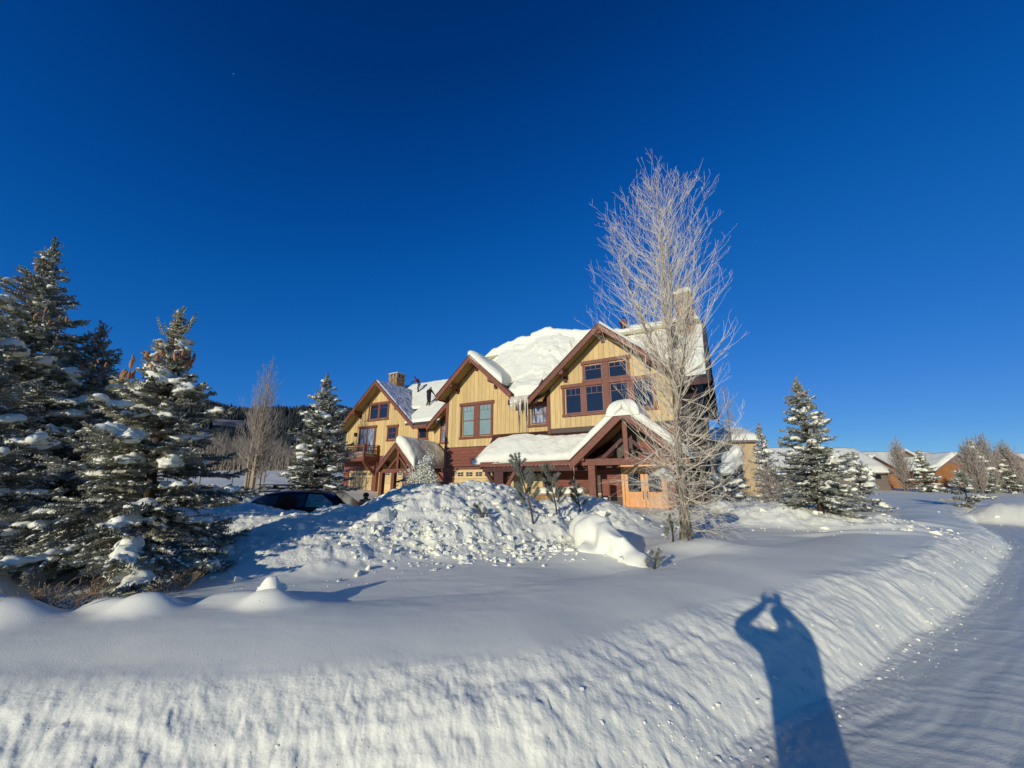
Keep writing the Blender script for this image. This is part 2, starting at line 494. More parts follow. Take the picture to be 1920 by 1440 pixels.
def build_ground():
    az = np.concatenate([np.linspace(-180, -64, 36, endpoint=False), np.linspace(-64, 64, 980, endpoint=False), np.linspace(64, 180, 37)[:-1]])
    rr = [0.06, 0.5, 1.0, 1.5]
    r = 1.75
    while r < 30: rr.append(r); r *= 1.0062
    while r < 700: rr.append(r); r *= 1.02
    rr = np.array(rr)
    A, Rr = np.meshgrid(np.radians(az), rr)
    X = Rr * np.sin(A); Y = Rr * np.cos(A)
    Z, D, RG = terrain(X.ravel(), Y.ravel())
    P, _ = pile_field(X.ravel(), Y.ravel())
    na, nr = len(az), len(rr)
    V = np.stack([X.ravel(), Y.ravel(), Z], 1)
    i = np.arange(nr - 1)[:, None]; j = np.arange(na)[None, :]
    j2 = (j + 1) % na
    F = np.stack([i * na + j, (i + 1) * na + j, (i + 1) * na + j2 + 0 * i, i * na + j2], -1).reshape(-1, 4)
    F = F[:, ::-1]
    dc = D[F].mean(1); rc = RG[F].mean(1); xc = V[F][:, :, 0].mean(1)
    wob = 0.0
    m_road = (dc < -0.12) & (dc > -7.6)
    m_bank = (dc >= -0.12) & (dc < 0.80)
    m_pile = (rc > 0.25) & ~m_road & ~m_bank
    m_rest = ~(m_road | m_bank | m_pile)
    for name, mk, mt in (('road', m_road, M['road_snow']), ('snow_bank', m_bank, M['snow_bank']), ('snow_pile', m_pile, M['snow_rough']), ('snow_ground', m_rest, M['snow'])):
        f = F[mk]
        used = np.unique(f)
        remap = np.zeros(len(V), dtype=np.int64); remap[used] = np.arange(len(used))
        o = np_mesh(name, V[used], remap[f], mt)
        tag(o, kind='structure')
    # ground far away out to the horizon
    mb = MB()
    ring_in = [(690 * math.sin(R(a)), 690 * math.cos(R(a)), 0.5) for a in range(0, 360, 5)]
    ring_out = [(5000 * math.sin(R(a)), 5000 * math.cos(R(a)), -6.0) for a in range(0, 360, 5)]
    n = len(ring_in)
    mb.add(ring_in + ring_out, [(k, (k + 1) % n, n + (k + 1) % n, n + k) for k in range(n)])
    tag(mb.build('terrain', M['snow']), kind='structure')
build_ground()
# ------------------------------------------------------------------ house materials
M['yellow'] = mat('yellow_board_paint', (0.67, 0.475, 0.185), 0.6, 0.3, var=0.14, scale=1.6, stretch=(5, 5, 0.7), bump=0.002, bscale=30, col2=(0.57, 0.395, 0.15))
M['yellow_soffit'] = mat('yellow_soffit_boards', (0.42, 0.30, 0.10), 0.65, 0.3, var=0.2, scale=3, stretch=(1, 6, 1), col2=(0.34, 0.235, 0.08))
M['yellow_door'] = mat('garage_door_paint', (0.70, 0.51, 0.22), 0.5, 0.3, var=0.08, scale=3)
M['trim'] = mat('red_brown_trim', (0.215, 0.075, 0.038), 0.55, 0.3, var=0.25, scale=5, stretch=(1, 1, 1), bump=0.002, bscale=40)
M['trim_dark'] = mat('dark_brown_trim', (0.10, 0.036, 0.025), 0.6, 0.3, var=0.25, scale=5)
M['sash'] = mat('window_sash_paint', (0.20, 0.075, 0.06), 0.45, 0.35)
M['siding'] = mat('red_stained_siding', (0.27, 0.083, 0.042), 0.6, 0.3, var=0.35, scale=3.5, stretch=(0.5, 1, 7), bump=0.004, bscale=25, col2=(0.17, 0.055, 0.03))
M['dark_wood'] = mat('dark_brown_shingles', (0.045, 0.03, 0.025), 0.8, 0.2, var=0.4, scale=8, bump=0.01, bscale=12)
M['shingle'] = mat('grey_roof_shingles', (0.075, 0.07, 0.07), 0.85, 0.2, var=0.4, scale=14, bump=0.01, bscale=20)
M['metal_roof'] = mat('brown_ribbed_metal', (0.10, 0.036, 0.028), 0.42, 0.5, metal=0.3, var=0.2, scale=4)
M['glass'] = mat('dark_window_glass', (0.012, 0.018, 0.028), 0.04, 0.9)
M['glass_green'] = mat('glass_over_pale_blind', (0.24, 0.33, 0.29), 0.12, 0.7, var=0.12, scale=1.2)
M['curtain'] = mat('glass_over_white_curtain', (0.42, 0.46, 0.48), 0.15, 0.6, var=0.6, scale=2.5, stretch=(3, 1, 0.5), col2=(0.05, 0.06, 0.08))
M['orange_wood'] = mat('varnished_orange_wood', (0.74, 0.34, 0.075), 0.35, 0.5, var=0.22, scale=2.5, stretch=(7, 7, 0.8), col2=(0.60, 0.25, 0.055))
M['black'] = mat('black_metal', (0.012, 0.012, 0.013), 0.4, 0.5)
M['stone_a'] = mat('tan_chimney_stone', (0.50, 0.29, 0.11), 0.85, 0.2, var=0.5, scale=4, bump=0.02, bscale=9, col2=(0.25, 0.15, 0.07))
M['stone_b'] = mat('grey_chimney_stone', (0.30, 0.24, 0.17), 0.85, 0.2, var=0.5, scale=4, bump=0.02, bscale=9, col2=(0.17, 0.13, 0.09))
M['cap'] = mat('sandstone_cap', (0.40, 0.30, 0.18), 0.85, 0.2, var=0.3, scale=6, bump=0.01, bscale=15)
M['mortar'] = mat('dark_mortar', (0.12, 0.10, 0.08), 0.9, 0.1)
M['ice'] = mat('grey_yellow_ice', (0.80, 0.73, 0.55), 0.15, 0.6, var=0.3, scale=5, stretch=(6, 6, 1))
M['thin_snow'] = None
def _thin_snow():
    m, nt, b = nodes_of('wind_scoured_snow_on_shingles')
    b.inputs['Roughness'].default_value = 0.7
    tc = nt.nodes.new('ShaderNodeTexCoord')
    mp = nt.nodes.new('ShaderNodeMapping'); mp.inputs['Scale'].default_value = (0.9, 3.2, 0.9); mp.inputs['Rotation'].default_value = (0, 0, 0.5)
    nz = nt.nodes.new('ShaderNodeTexNoise'); nz.inputs['Scale'].default_value = 2.4; nz.inputs['Detail'].default_value = 9; nz.inputs['Roughness'].default_value = 0.72
    rp = nt.nodes.new('ShaderNodeValToRGB')
    rp.color_ramp.elements[0].position = 0.40; rp.color_ramp.elements[0].color = (0.10, 0.10, 0.11, 1)
    rp.color_ramp.elements[1].position = 0.56; rp.color_ramp.elements[1].color = (0.82, 0.84, 0.87, 1)
    nt.links.new(tc.outputs['Object'], mp.inputs[0]); nt.links.new(mp.outputs[0], nz.inputs['Vector'])
    nt.links.new(nz.outputs[0], rp.inputs[0]); nt.links.new(rp.outputs[0], b.inputs['Base Color'])
    bp = nt.nodes.new('ShaderNodeBump'); bp.inputs['Distance'].default_value = 0.03
    nt.links.new(nz.outputs[0], bp.inputs['Height']); nt.links.new(bp.outputs[0], b.inputs['Normal'])
    return m
M['thin_snow'] = _thin_snow()

HOUSE_O = (4.958, 20.921, 0.0)
HOUSE_R = R(-29)
HU = Vector((math.cos(R(29)), -math.sin(R(29)), 0)); HV = Vector((math.sin(R(29)), math.cos(R(29)), 0))
def H2W(x, y, z=0.0):
    return Vector(HOUSE_O) + HU * x + HV * y + Vector((0, 0, z))

rnd = random.Random(5)

def boards(parent, x0, x1, zbot, ztop, Y, w=0.30, mats=None, name='siding_board', zb=None):
    """vertical boards proud of the wall plane Y, top cut to ztop(x); joints 12 mm"""
    n = max(1, round((x1 - x0) / w)); w = (x1 - x0) / n
    for i in range(n):
        a, b = x0 + i * w + 0.006, x0 + (i + 1) * w - 0.006
        dep = 0.03 + rnd.uniform(-0.003, 0.004)
        za, zc = ztop(a), ztop(b)
        lo = zbot
        if min(za, zc) <= lo + 0.02: continue
        pts = [(a, lo), (b, lo), (b, zc)]
        zm = None
        xm = (a + b) / 2
        if ztop(xm) > max(za, zc): pts.append((xm, ztop(xm)))
        pts.append((a, za))
        MB().xz(pts, Y - dep, Y).build(name, mats or M['yellow'], parent)

def planks(parent, x0, x1, z0, z1, Y, h=0.2, m=None, ax='x', name='plank'):
    n = max(1, round((z1 - z0) / h)); h = (z1 - z0) / n
    for i in range(n):
        dep = 0.03 + rnd.uniform(-0.003, 0.004)
        cuts = [x0, x1]
        if x1 - x0 > 3.0: cuts = [x0, x0 + (x1 - x0) * rnd.uniform(0.3, 0.7), x1]
        for a, b in zip(cuts[:-1], cuts[1:]):
            MB().box(a + 0.004, b - 0.004, Y - dep, Y, z0 + i * h + 0.006, z0 + (i + 1) * h - 0.006).build(name, m or M['siding'], parent)

def window(parent, x0, x1, z0, z1, Y, lites, glass='glass', style='top', head=0.2, trim=0.13, name='window', head_over=0.08, sashm='sash'):
    """outer rectangle incl. trim; lites = list of (xa, xb, za, zb) sash openings"""
    f = MB()
    yf = Y - 0.085
    # casing: head, sill, jambs (butted)
    f.box(x0 - head_over, x1 + head_over, yf - 0.03, Y, z1 - head, z1)
    f.box(x0 - head_over * 0.5, x1 + head_over * 0.5, yf - 0.02, Y, z0, z0 + 0.14)
    f.box(x0, x0 + trim, yf, Y, z0 + 0.14, z1 - head)
    f.box(x1 - trim, x1, yf, Y, z0 + 0.14, z1 - head)
    xs = sorted(lites, key=lambda q: q[0])
    for a, b in zip(xs[:-1], xs[1:]):
        if b[0] > a[1]:
            f.box(a[1] + 0.045, b[0] - 0.045, yf + 0.004, Y, z0 + 0.14, z1 - head)
    w = f.build(name, M['trim'], parent, bevel=0.006)
    for xa, xb, za, zb in xs:
        s = MB()
        t = 0.05; ys = Y - 0.06
        s.box(xa - 0.045, xa, ys, Y, za - 0.045, zb + 0.045); s.box(xb, xb + 0.045, ys, Y, za - 0.045, zb + 0.045)
        s.box(xa, xb, ys, Y, za - 0.045, za); s.box(xa, xb, ys, Y, zb, zb + 0.045)
        H = zb - za
        if style in ('top', 'double'):
            zt = zb - (H * 0.27 if style == 'top' else H * 0.17)
            s.box(xa, xb, ys + 0.008, Y, zt - 0.012, zt + 0.012)
            for k in (1, 2):
                xc = xa + (xb - xa) * k / 3
                s.box(xc - 0.011, xc + 0.011, ys + 0.01, Y, zt + 0.012, zb)
        if style == 'double':
            zc = za + H * 0.5
            s.box(xa, xb, ys + 0.004, Y, zc - 0.03, zc + 0.03)
        if style == 'cross':
            zc = za + H * 0.5; xc = (xa + xb) / 2
            s.box(xa, xb, ys + 0.008, Y, zc - 0.02, zc + 0.02)
            s.box(xc - 0.012, xc + 0.012, ys + 0.01, Y, za, zc - 0.02); s.box(xc - 0.012, xc + 0.012, ys + 0.01, Y, zc + 0.02, zb)
        s.build('sash', M[sashm], w)
        MB().box(xa, xb, Y - 0.038, Y - 0.034, za, zb).build('pane', M[glass], w)
    return w

def gable_roof(parent, xr, zr, slope, wl, wr, y0, y1, th=0.16, board=0.30, roofm='shingle', left=True, right=True):
    """ridge along Y at x=xr; zr is the top of the ridge"""
    for sgn, w, on in ((-1, wl, left), (1, wr, right)):
        if not on: continue
        xe, ze = xr + sgn * w, zr - slope * w
        c = 1 / math.sqrt(1 + slope * slope)
        dz = th / c
        MB().xz([(xr, zr), (xe, ze), (xe, ze - dz * 0.5), (xr, zr - dz * 0.5)], y0 + 0.02, y1).build('roof', M[roofm], parent)
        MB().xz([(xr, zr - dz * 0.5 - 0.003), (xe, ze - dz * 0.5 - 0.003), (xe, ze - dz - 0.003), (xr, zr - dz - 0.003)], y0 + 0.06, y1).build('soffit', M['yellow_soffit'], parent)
        # barge board: deep lower board and a thin top strip
        bz = board / c
        MB().xz([(xr, zr - 0.05), (xe, ze - 0.05), (xe - sgn * 0.02, ze - bz), (xr, zr - bz)], y0 - 0.03, y0 + 0.055).build('bargeboard', M['trim'], parent, bevel=0.006)
        MB().xz([(xr, zr + 0.012), (xe + sgn * 0.03, ze + 0.012), (xe + sgn * 0.03, ze - 0.047), (xr, zr - 0.047)], y0 - 0.055, y0 + 0.018).build('drip_edge', M['trim_dark'], parent)
        # eave fascia
        MB().box(xe - 0.03 if sgn > 0 else xe - 0.035, xe + 0.035 if sgn > 0 else xe + 0.03, y0 + 0.06, y1, ze - dz - 0.06, ze - dz * 0.5 - 0.01).build('eave_board', M['trim'], parent)

def outlooker(parent, x, zt, y0, y1, w=0.26, h=0.30):
    o = MB().box(x - w / 2, x + w / 2, y0, y1, zt - h, zt).build('roof_beam', M['trim'], parent, bevel=0.012)
    MB().box(x - w / 2 + 0.03, x + w / 2 - 0.03, y1 - 0.18, y1 - 0.045, zt - h - 0.30, zt - h).build('bracket', M['trim_dark'], o)
    return o

def garage_door(parent, x0, x1, z0, z1, Y, groups):
    f = MB()
    f.box(x0 - 0.14, x0, Y - 0.07, Y, z0, z1 + 0.16); f.box(x1, x1 + 0.14, Y - 0.07, Y, z0, z1 + 0.16)
    f.box(x0, x1, Y - 0.07, Y, z1, z1 + 0.16)
    d = f.build('garage_door', M['trim'], parent)
    n = 4
    hh = (z1 - z0) / n
    for i in range(n):
        MB().box(x0 + 0.01, x1 - 0.01, Y - 0.045, Y, z0 + i * hh + 0.006, z0 + (i + 1) * hh - 0.006).build('door_panel', M['yellow_door'], d, bevel=0.008)
    st = MB()
    nb = 4 * len(groups)
    for k in range(1, nb):
        xx = x0 + (x1 - x0) * k / nb
        st.box(xx - 0.012, xx + 0.012, Y - 0.053, Y - 0.044, z0 + 0.02, z1 - 0.02 if k % 4 == 0 else z1 - hh - 0.02)
    st.build('batten', M['yellow_door'], d)
    for xa, xb in groups:
        za, zb = z1 - 0.42, z1 - 0.17
        MB().box(xa, xb, Y - 0.052, Y - 0.046, za, zb).build('pane', M['glass'], d)
        mu = MB()
        mu.box((xa + xb) / 2 - 0.015, (xa + xb) / 2 + 0.015, Y - 0.062, Y - 0.0521, za, zb)
        mu.box(xa, (xa + xb) / 2 - 0.015, Y - 0.060, Y - 0.0521, (za + zb) / 2 - 0.012, (za + zb) / 2 + 0.012)
        mu.box((xa + xb) / 2 + 0.015, xb, Y - 0.060, Y - 0.0521, (za + zb) / 2 - 0.012, (za + zb) / 2 + 0.012)
        mu.build('muntin', M['yellow_door'], d)
    return d

def double_door(parent, x0, x1, z0, z1, Y, name='entry_door'):
    f = MB()
    f.box(x0 - 0.13, x0, Y - 0.1, Y, z0, z1 + 0.14); f.box(x1, x1 + 0.13, Y - 0.1, Y, z0, z1 + 0.14); f.box(x0, x1, Y - 0.1, Y, z1, z1 + 0.14)
    d = f.build(name, M['orange_wood'], parent, bevel=0.008)
    xm = (x0 + x1) / 2
    for a, b, hs in ((x0 + 0.01, xm - 0.006, 1), (xm + 0.006, x1 - 0.01, -1)):
        s = 0.17; zb, zt = z0 + (z1 - z0) * 0.52, z1 - 0.34
        L = MB()
        L.box(a, a + s, Y - 0.07, Y, z0, z1); L.box(b - s, b, Y - 0.07, Y, z0, z1)
        L.box(a + s, b - s, Y - 0.07, Y, zt, z1); L.box(a + s, b - s, Y - 0.07, Y, z0, z0 + 0.22)
        L.box(a + s, b - s, Y - 0.07, Y, zb - 0.2, zb)
        L.box(a + s, b - s, Y - 0.05, Y, z0 + 0.22, zb - 0.2)
        L.build('door_leaf', M['orange_wood'], d, bevel=0.006)
        MB().box(a + s, b - s, Y - 0.045, Y - 0.035, zb, zt).build('pane', M['glass'], d)
        hx = b - s / 2 if hs > 0 else a + s / 2
        MB().box(hx - 0.03, hx + 0.03, Y - 0.085, Y - 0.0705, zb - 0.35, zb + 0.02).box(hx - 0.012, hx + 0.012, Y - 0.13, Y - 0.0855, zb - 0.18, zb - 0.15).build('door_handle', M['black'], d)
    return d

def chimney(parent, x0, x1, y0, y1, z0, z1, seed, snow_h=0.25, bands=True, wins=True):
    rn = random.Random(seed)
    core = MB().box(x0 + 0.06, x1 - 0.06, y0 + 0.06, y1 - 0.06, z0, z1).build('chimney', M['mortar'], parent)
    # stones on the four faces
    zc = z0
    while zc < z1 - 0.62:
        h = rn.uniform(0.16, 0.26)
        h = min(h, z1 - 0.6 - zc)
        if h < 0.08: break
        for face in range(4):
            if face in (0, 2):
                a0, a1 = x0, x1
            else:
                a0, a1 = y0 + 0.075, y1 - 0.075
            a = a0
            while a < a1 - 0.02:
                w = rn.uniform(0.2, 0.42)
                if a1 - a - w < 0.16: w = a1 - a
                dp = rn.uniform(-0.015, 0.02)
                g = 0.010
                zt0, zt1 = zc + g, zc + h - g
                if face == 0: bx = (a + g, a + w - g, y0 - dp, y0 + 0.07)
                elif face == 2: bx = (a + g, a + w - g, y1 - 0.07, y1 + dp)
                if face in (0, 2): s = MB().box(bx[0], bx[1], bx[2], bx[3], zt0, zt1)
                elif face == 1: s = MB().box(x1 - 0.07, x1 + dp, a + g, a + w - g, zt0, zt1)
                else: s = MB().box(x0 - dp, x0 + 0.07, a + g, a + w - g, zt0, zt1)
                cx = sum(v[0] for v in s.v) / 8; cy = sum(v[1] for v in s.v) / 8; cz = sum(v[2] for v in s.v) / 8
                s.v = [(v[0] + rn.uniform(-0.012, 0.012), v[1] + rn.uniform(-0.012, 0.012), v[2] + rn.uniform(-0.014, 0.014)) for v in s.v]
                s.build('stone', M['stone_a'] if rn.random() < 0.6 else M['stone_b'], core, bevel=0.015)
                a += w
        zc += h
    # sandstone band, corner piers with openings between, top slab
    zb = zc
    MB().box(x0 - 0.06, x1 + 0.06, y0 - 0.06, y1 + 0.06, zb, zb + 0.1).build('stone_band', M['cap'], core, bevel=0.015)
    pr = MB()
    for px in (x0, x1 - 0.22, (x0 + x1) / 2 - 0.1):
        for py in (y0, y1 - 0.22):
            pr.box(px, px + 0.22, py, py + 0.22, zb + 0.1, zb + 0.42)
    for py in ((y0 + y1) / 2 - 0.11,):
        for px in (x0, x1 - 0.22):
            pr.box(px + 0.002, px + 0.218, py, py + 0.22, zb + 0.1, zb + 0.42)
    pr.build('stone_pier', M['cap'], core)
    MB().box(x0 + 0.25, x1 - 0.25, y0 + 0.25, y1 - 0.25, zb + 0.1, zb + 0.42).build('flue', M['black'], core)
    MB().box(x0 - 0.08, x1 + 0.08, y0 - 0.08, y1 + 0.08, zb + 0.42, zb + 0.54).build('cap_slab', M['cap'], core, bevel=0.02)
    snow_pad(core, [(x0 - 0.07, y0 - 0.07, zb + 0.54), (x1 + 0.07, y0 - 0.07, zb + 0.54), (x1 + 0.07, y1 + 0.07, zb + 0.54), (x0 - 0.07, y1 + 0.07, zb + 0.54)], snow_h, n=18, m=18, seed=seed, edge=0.35, rough=0.05)
    return core

def snow_pad(parent, quad, thick, n=40, m=40, seed=0, edge=0.3, rough=0.08, mt='snow_soft', name='roof_snow', hfun=None, freq=1.3, over=0.0, chunk=0.0, stuff=False, mask=None):
    """snow lying on a bilinear patch a-b-c-d (n along ab, m along ad); thickness rises vertically with rounded edges"""
    a, b, c, d = [np.array(p, dtype=float) for p in quad]
    s = np.linspace(0, 1, n + 1)[:, None]; t = np.linspace(0, 1, m + 1)[None, :]
    P = ((1 - s) * (1 - t))[..., None] * a + (s * (1 - t))[..., None] * b + (s * t)[..., None] * c + ((1 - s) * t)[..., None] * d
    lu = np.linalg.norm(b - a); lv = np.linalg.norm(d - a)
    de = np.minimum(np.minimum(s, 1 - s) * lu + 0 * t, np.minimum(t, 1 - t) * lv + 0 * s)
    prof = np.sqrt(np.clip(1 - (1 - np.clip(de / edge, 0, 1)) ** 2, 0, 1))
    X, Yy = P[..., 0], P[..., 1]
    nz = fbm(X * freq + seed * 3.1, Yy * freq + seed, P[..., 2] * freq, o=4, seed=seed)
    base = hfun(s + 0 * t, t + 0 * s) if hfun is not None else np.ones_like(nz)
    H = prof * thick * base + prof * rough * nz
    if chunk > 0:
        wx = 0.3 * fbm(X * 1.4, Yy * 1.4, o=3, seed=seed + 2)
        w1, w2, wi = worley(X * 0.55 + seed + wx, (Yy + P[..., 2]) * 0.42 + wx, seed=seed)
        q1, q2, qi = worley(X * 2.6 + seed, (Yy + P[..., 2]) * 1.7, seed=seed + 3)
        H = H + prof * chunk * (0.9 * (wi - 0.5) * sstep(0.0, 0.09, w2 - w1) + 0.30 * (qi - 0.5) * sstep(0.0, 0.12, q2 - q1) * sstep(-0.1, 0.3, fbm(X * 0.5, Yy * 0.5 + 3, o=2, seed=seed + 8)))
    H = np.maximum(H, 0.004)
    top = P.copy(); top[..., 2] += H
    # overhang bulge outwards at the edges
    if over > 0:
        ctr = P.mean((0, 1))
        nzb = fbm(X * 2.2, Yy * 2.2, P[..., 2] * 2.2, o=3, seed=seed + 7)
        w = np.exp(-((de - 0.10) / 0.14) ** 2) * over * (0.7 + 0.9 * nzb)
        dirv = P - ctr; dirv[..., 2] = 0
        L = np.linalg.norm(dirv, axis=-1, keepdims=True) + 1e-6
        top += dirv / L * w[..., None]
    bot = P.copy(); bot[..., 2] += 0.0
    N = (n + 1) * (m + 1)
    V = np.concatenate([top.reshape(-1, 3), bot.reshape(-1, 3)])
    idx = np.arange(N).reshape(n + 1, m + 1)
    q = np.stack([idx[:-1, :-1], idx[1:, :-1], idx[1:, 1:], idx[:-1, 1:]], -1).reshape(-1, 4)
    fs = [q]
    def side(e):
        e = np.asarray(e)
        return np.stack([e[:-1], e[:-1] + N, e[1:] + N, e[1:]], -1)
    fs += [side(idx[:, 0])[:, ::1], side(idx[-1, :]), side(idx[::-1, -1]), side(idx[0, ::-1])]
    fs.append(q[:, ::-1] + N)
    F = np.concatenate(fs)
    nrm = np.cross(b - a, d - a)
    if nrm[2] < 0: F = F[:, ::-1]
    if mask is not None:
        mv = mask(V[:, 0], V[:, 1])
        F = F[~mv[F].all(1)]
    o = np_mesh(name, V, F, M[mt], parent, smooth=True)
    if stuff: tag(o, kind='stuff')
    return o

def icicles(parent, pts, seed, rmax=0.03, lmin=0.1, lmax=0.5, name='icicle', m='ice'):
    rn = random.Random(seed)
    for (x, y, z) in pts:
        L = rn.uniform(lmin, lmax) * rn.uniform(0.5, 1.0); r = rn.uniform(0.4, 1) * rmax
        q = [(x, y, z), (x + rn.uniform(-0.01, 0.01), y, z - L * 0.4), (x + rn.uniform(-0.015, 0.015), y, z - L * 0.8), (x, y, z - L)]
        MB().tube(q, [r, r * 0.75, r * 0.35, 0.003], 6).build(name, M[m], parent, smooth=True)

# ================================================================== right townhouse
TH = empty('townhouse', HOUSE_O, HOUSE_R)
tag(TH, 'larger right-hand half of the yellow townhouse, with the snow-capped porch', 'townhouse')

MAIN_Y, MAIN_Z, SL = 5.0, 11.75, 0.90
def mainz(y): return MAIN_Z - SL * (MAIN_Y - y) if y < MAIN_Y else MAIN_Z - SL * (y - MAIN_Y)
# body of the house and its end wall
MB().yz([(0.30, -0.6), (10.0, -0.6), (10.0, mainz(10) - 0.3), (MAIN_Y, MAIN_Z - 0.3), (0.30, mainz(0.3) - 0.3)], -11.0, 4.85).build('wall', M['dark_wood'], TH)
for i in range(26):
    z = 0.2 + i * 0.44
    y0_, y1_ = 0.3, 10.0
    if z > 7.0:
        dy = (MAIN_Z - 0.35 - z - 0.44) / SL
        y0_, y1_ = MAIN_Y - dy, MAIN_Y + dy
    if y1_ - y0_ < 0.3: break
    MB().box(4.85, 4.885, y0_, y1_, z + 0.004, z + 0.436).build('plank', M['dark_wood'], TH)
MB().box(4.85, 5.05, 2.2, 4.4, -0.4, 5.2).build('stone_wall', M['stone_b'], TH)
# big gable wall
BGX, BGZ, BGS = 0.33, 10.47, 0.87
def bgz(x): return BGZ - 0.27 - BGS * abs(x - BGX)
MB().xz([(-3.22, -0.6), (3.85, -0.6), (3.85, bgz(3.85)), (BGX, bgz(BGX)), (-3.22, bgz(-3.22))], 0.0, 3.0).build('gable_wall', M['mortar'], TH)
boards(TH, -3.05, 3.70, 4.84, bgz, 0.0)
MB().box(-3.26, -3.05, -0.05, 0.3, 2.0, bgz(-3.2) - 0.02).build('corner_board', M['trim'], TH)
MB().box(3.70, 3.90, -0.05, 0.3, 2.0, bgz(3.88) - 0.02).build('corner_board', M['trim'], TH)
planks(TH, -3.2, 1.0, 0.4, 2.55, 0.0)
planks(TH, 3.3, 3.85, 0.4, 4.6, 0.0)
# big gable window group
zl0, zl1, zu0, zu1 = 5.66, 7.06, 7.47, 8.28
W = window(TH, -2.26, 2.96, 5.45, 7.34, -0.03, [(-2.0, -1.15, zl0, zl1), (-0.8, 0.12, zl0, zl1), (0.60, 1.49, zl0, zl1), (1.83, 2.75, zl0, zl1)])
W2 = window(TH, -0.97, 1.70, 7.345, 8.60, -0.03, [(-0.80, 0.12, zu0, zu1), (0.60, 1.49, zu0, zu1)], trim=0.12, head=0.2)
MB().box(0.18, 0.54, -0.16, -0.121, 5.6, 8.38).build('trim_board', M['trim'], TH)
gable_roof(TH, BGX, BGZ, BGS, 4.42, 4.05, -0.9, 3.7)
for x in (BGX, BGX - 2.35, BGX + 2.35):
    outlooker(TH, x, BGZ - 0.30 - BGS * abs(x - BGX) * 1.0, -0.86, 0.0)

# middle gable wall (garage below)
MGX, MGZ, MGS = -8.55, 10.10, 0.93
def mgz(x): return min(MGZ - 0.28 - MGS * abs(x - MGX), 20)
def midtop(x):
    return max(mgz(x), 6.55) if x > MGX else mgz(x)
MB().xz([(-11.04, -0.6), (-3.22, -0.6), (-3.22, 6.9), (-5.4, 6.9), (MGX, mgz(MGX)), (-11.04, mgz(-11.04))], 0.302, 3.0).build('gable_wall', M['mortar'], TH)
MB().xz([(-11.04, 4.10), (-7.3, 4.10), (-7.3, 5.0), (-11.04, 5.0)], 0.295, 0.301).build('sheathing', M['mortar'], TH)
boards(TH, -10.86, -3.27, 4.10, lambda x: midtop(x), 0.30)
MB().box(-11.07, -10.86, 0.22, 0.60, 0.0, mgz(-11.0)).build('corner_board', M['trim'], TH)
planks(TH, -10.86, -10.33, 0.3, 2.8, 0.30)
planks(TH, -10.86, -3.3, 2.83, 4.06, 0.30)
planks(TH, -7.05, -6.6, 0.3, 2.8, 0.30)
planks(TH, -3.6, -3.2, 0.3, 2.8, 0.30)
MB().box(-8.86, -8.64, 0.13, 0.27, 3.02, 3.34).build('wall_lamp', M['trim_dark'], TH, bevel=0.01)
window(TH, -9.80, -7.2, 4.60, 7.04, 0.27, [(-9.53, -8.70, 4.84, 6.78), (-8.22, -7.38, 4.84, 6.78)], glass='glass_green', style='double', sashm='trim')
window(TH, -4.66, -3.30, 5.06, 6.60, 0.27, [(-4.38, -3.46, 5.30, 6.32)], glass='curtain', style='cross', sashm='trim')
gable_roof(TH, MGX, MGZ, MGS, 2.72, 3.2, -0.7, 3.3)
for x in (MGX, MGX - 1.55, MGX + 1.55):
    outlooker(TH, x, MGZ - 0.32 - MGS * abs(x - MGX), -0.66, 0.3, 0.24, 0.26)
garage_door(TH, -10.17, -7.20, 0.3, 2.62, 0.30, [(-9.89, -9.42), (-9.21, -8.72), (-8.46, -7.98), (-7.76, -7.32)])
garage_door(TH, -6.40, -3.75, 0.3, 2.62, 0.30, [(-6.2, -5.75), (-5.55, -5.1), (-4.95, -4.5), (-4.3, -3.9)])

# main roof
def slab(parent, x0, x1, ya, yb, name='roof', m='shingle', th=0.2):
    za, zb = mainz(ya), mainz(yb)
    return MB().yz([(ya, za), (yb, zb), (yb, zb - th), (ya, za - th)], x0, x1).build(name, M[m], parent)
slab(TH, -11.2, 5.55, 0.36, MAIN_Y)
slab(TH, -11.2, 5.55, MAIN_Y, 10.9)
slab(TH, -5.6, -3.6, -0.6, 0.355)
slab(TH, 3.7, 5.55, -0.6, 0.355)
MB().yz([(0.36, mainz(0.36) - 0.21), (MAIN_Y, MAIN_Z - 0.21), (MAIN_Y, MAIN_Z - 0.5), (0.36, mainz(0.36) - 0.5)], 5.45, 5.54).build('bargeboard', M['trim_dark'], TH)
MB().yz([(10.9, mainz(10.9) - 0.21), (MAIN_Y, MAIN_Z - 0.21), (MAIN_Y, MAIN_Z - 0.5), (10.9, mainz(10.9) - 0.5)], 5.45, 5.54).build('bargeboard', M['trim_dark'], TH)
MB().box(-5.6, -3.6, -0.66, -0.605, mainz(-0.6) - 0.32, mainz(-0.6) - 0.02).build('fascia', M['trim_dark'], TH)
MB().box(4.2, 5.5, -0.66, -0.605, mainz(-0.6) - 0.32, mainz(-0.6) - 0.02).build('fascia', M['trim_dark'], TH)
MB().yz([(-0.6, mainz(-0.6) - 0.215), (0.3, mainz(0.3) - 0.215), (0.3, mainz(0.3) - 0.3), (-0.6, mainz(-0.6) - 0.3)], -5.55, -3.3).build('soffit', M['yellow_soffit'], TH)

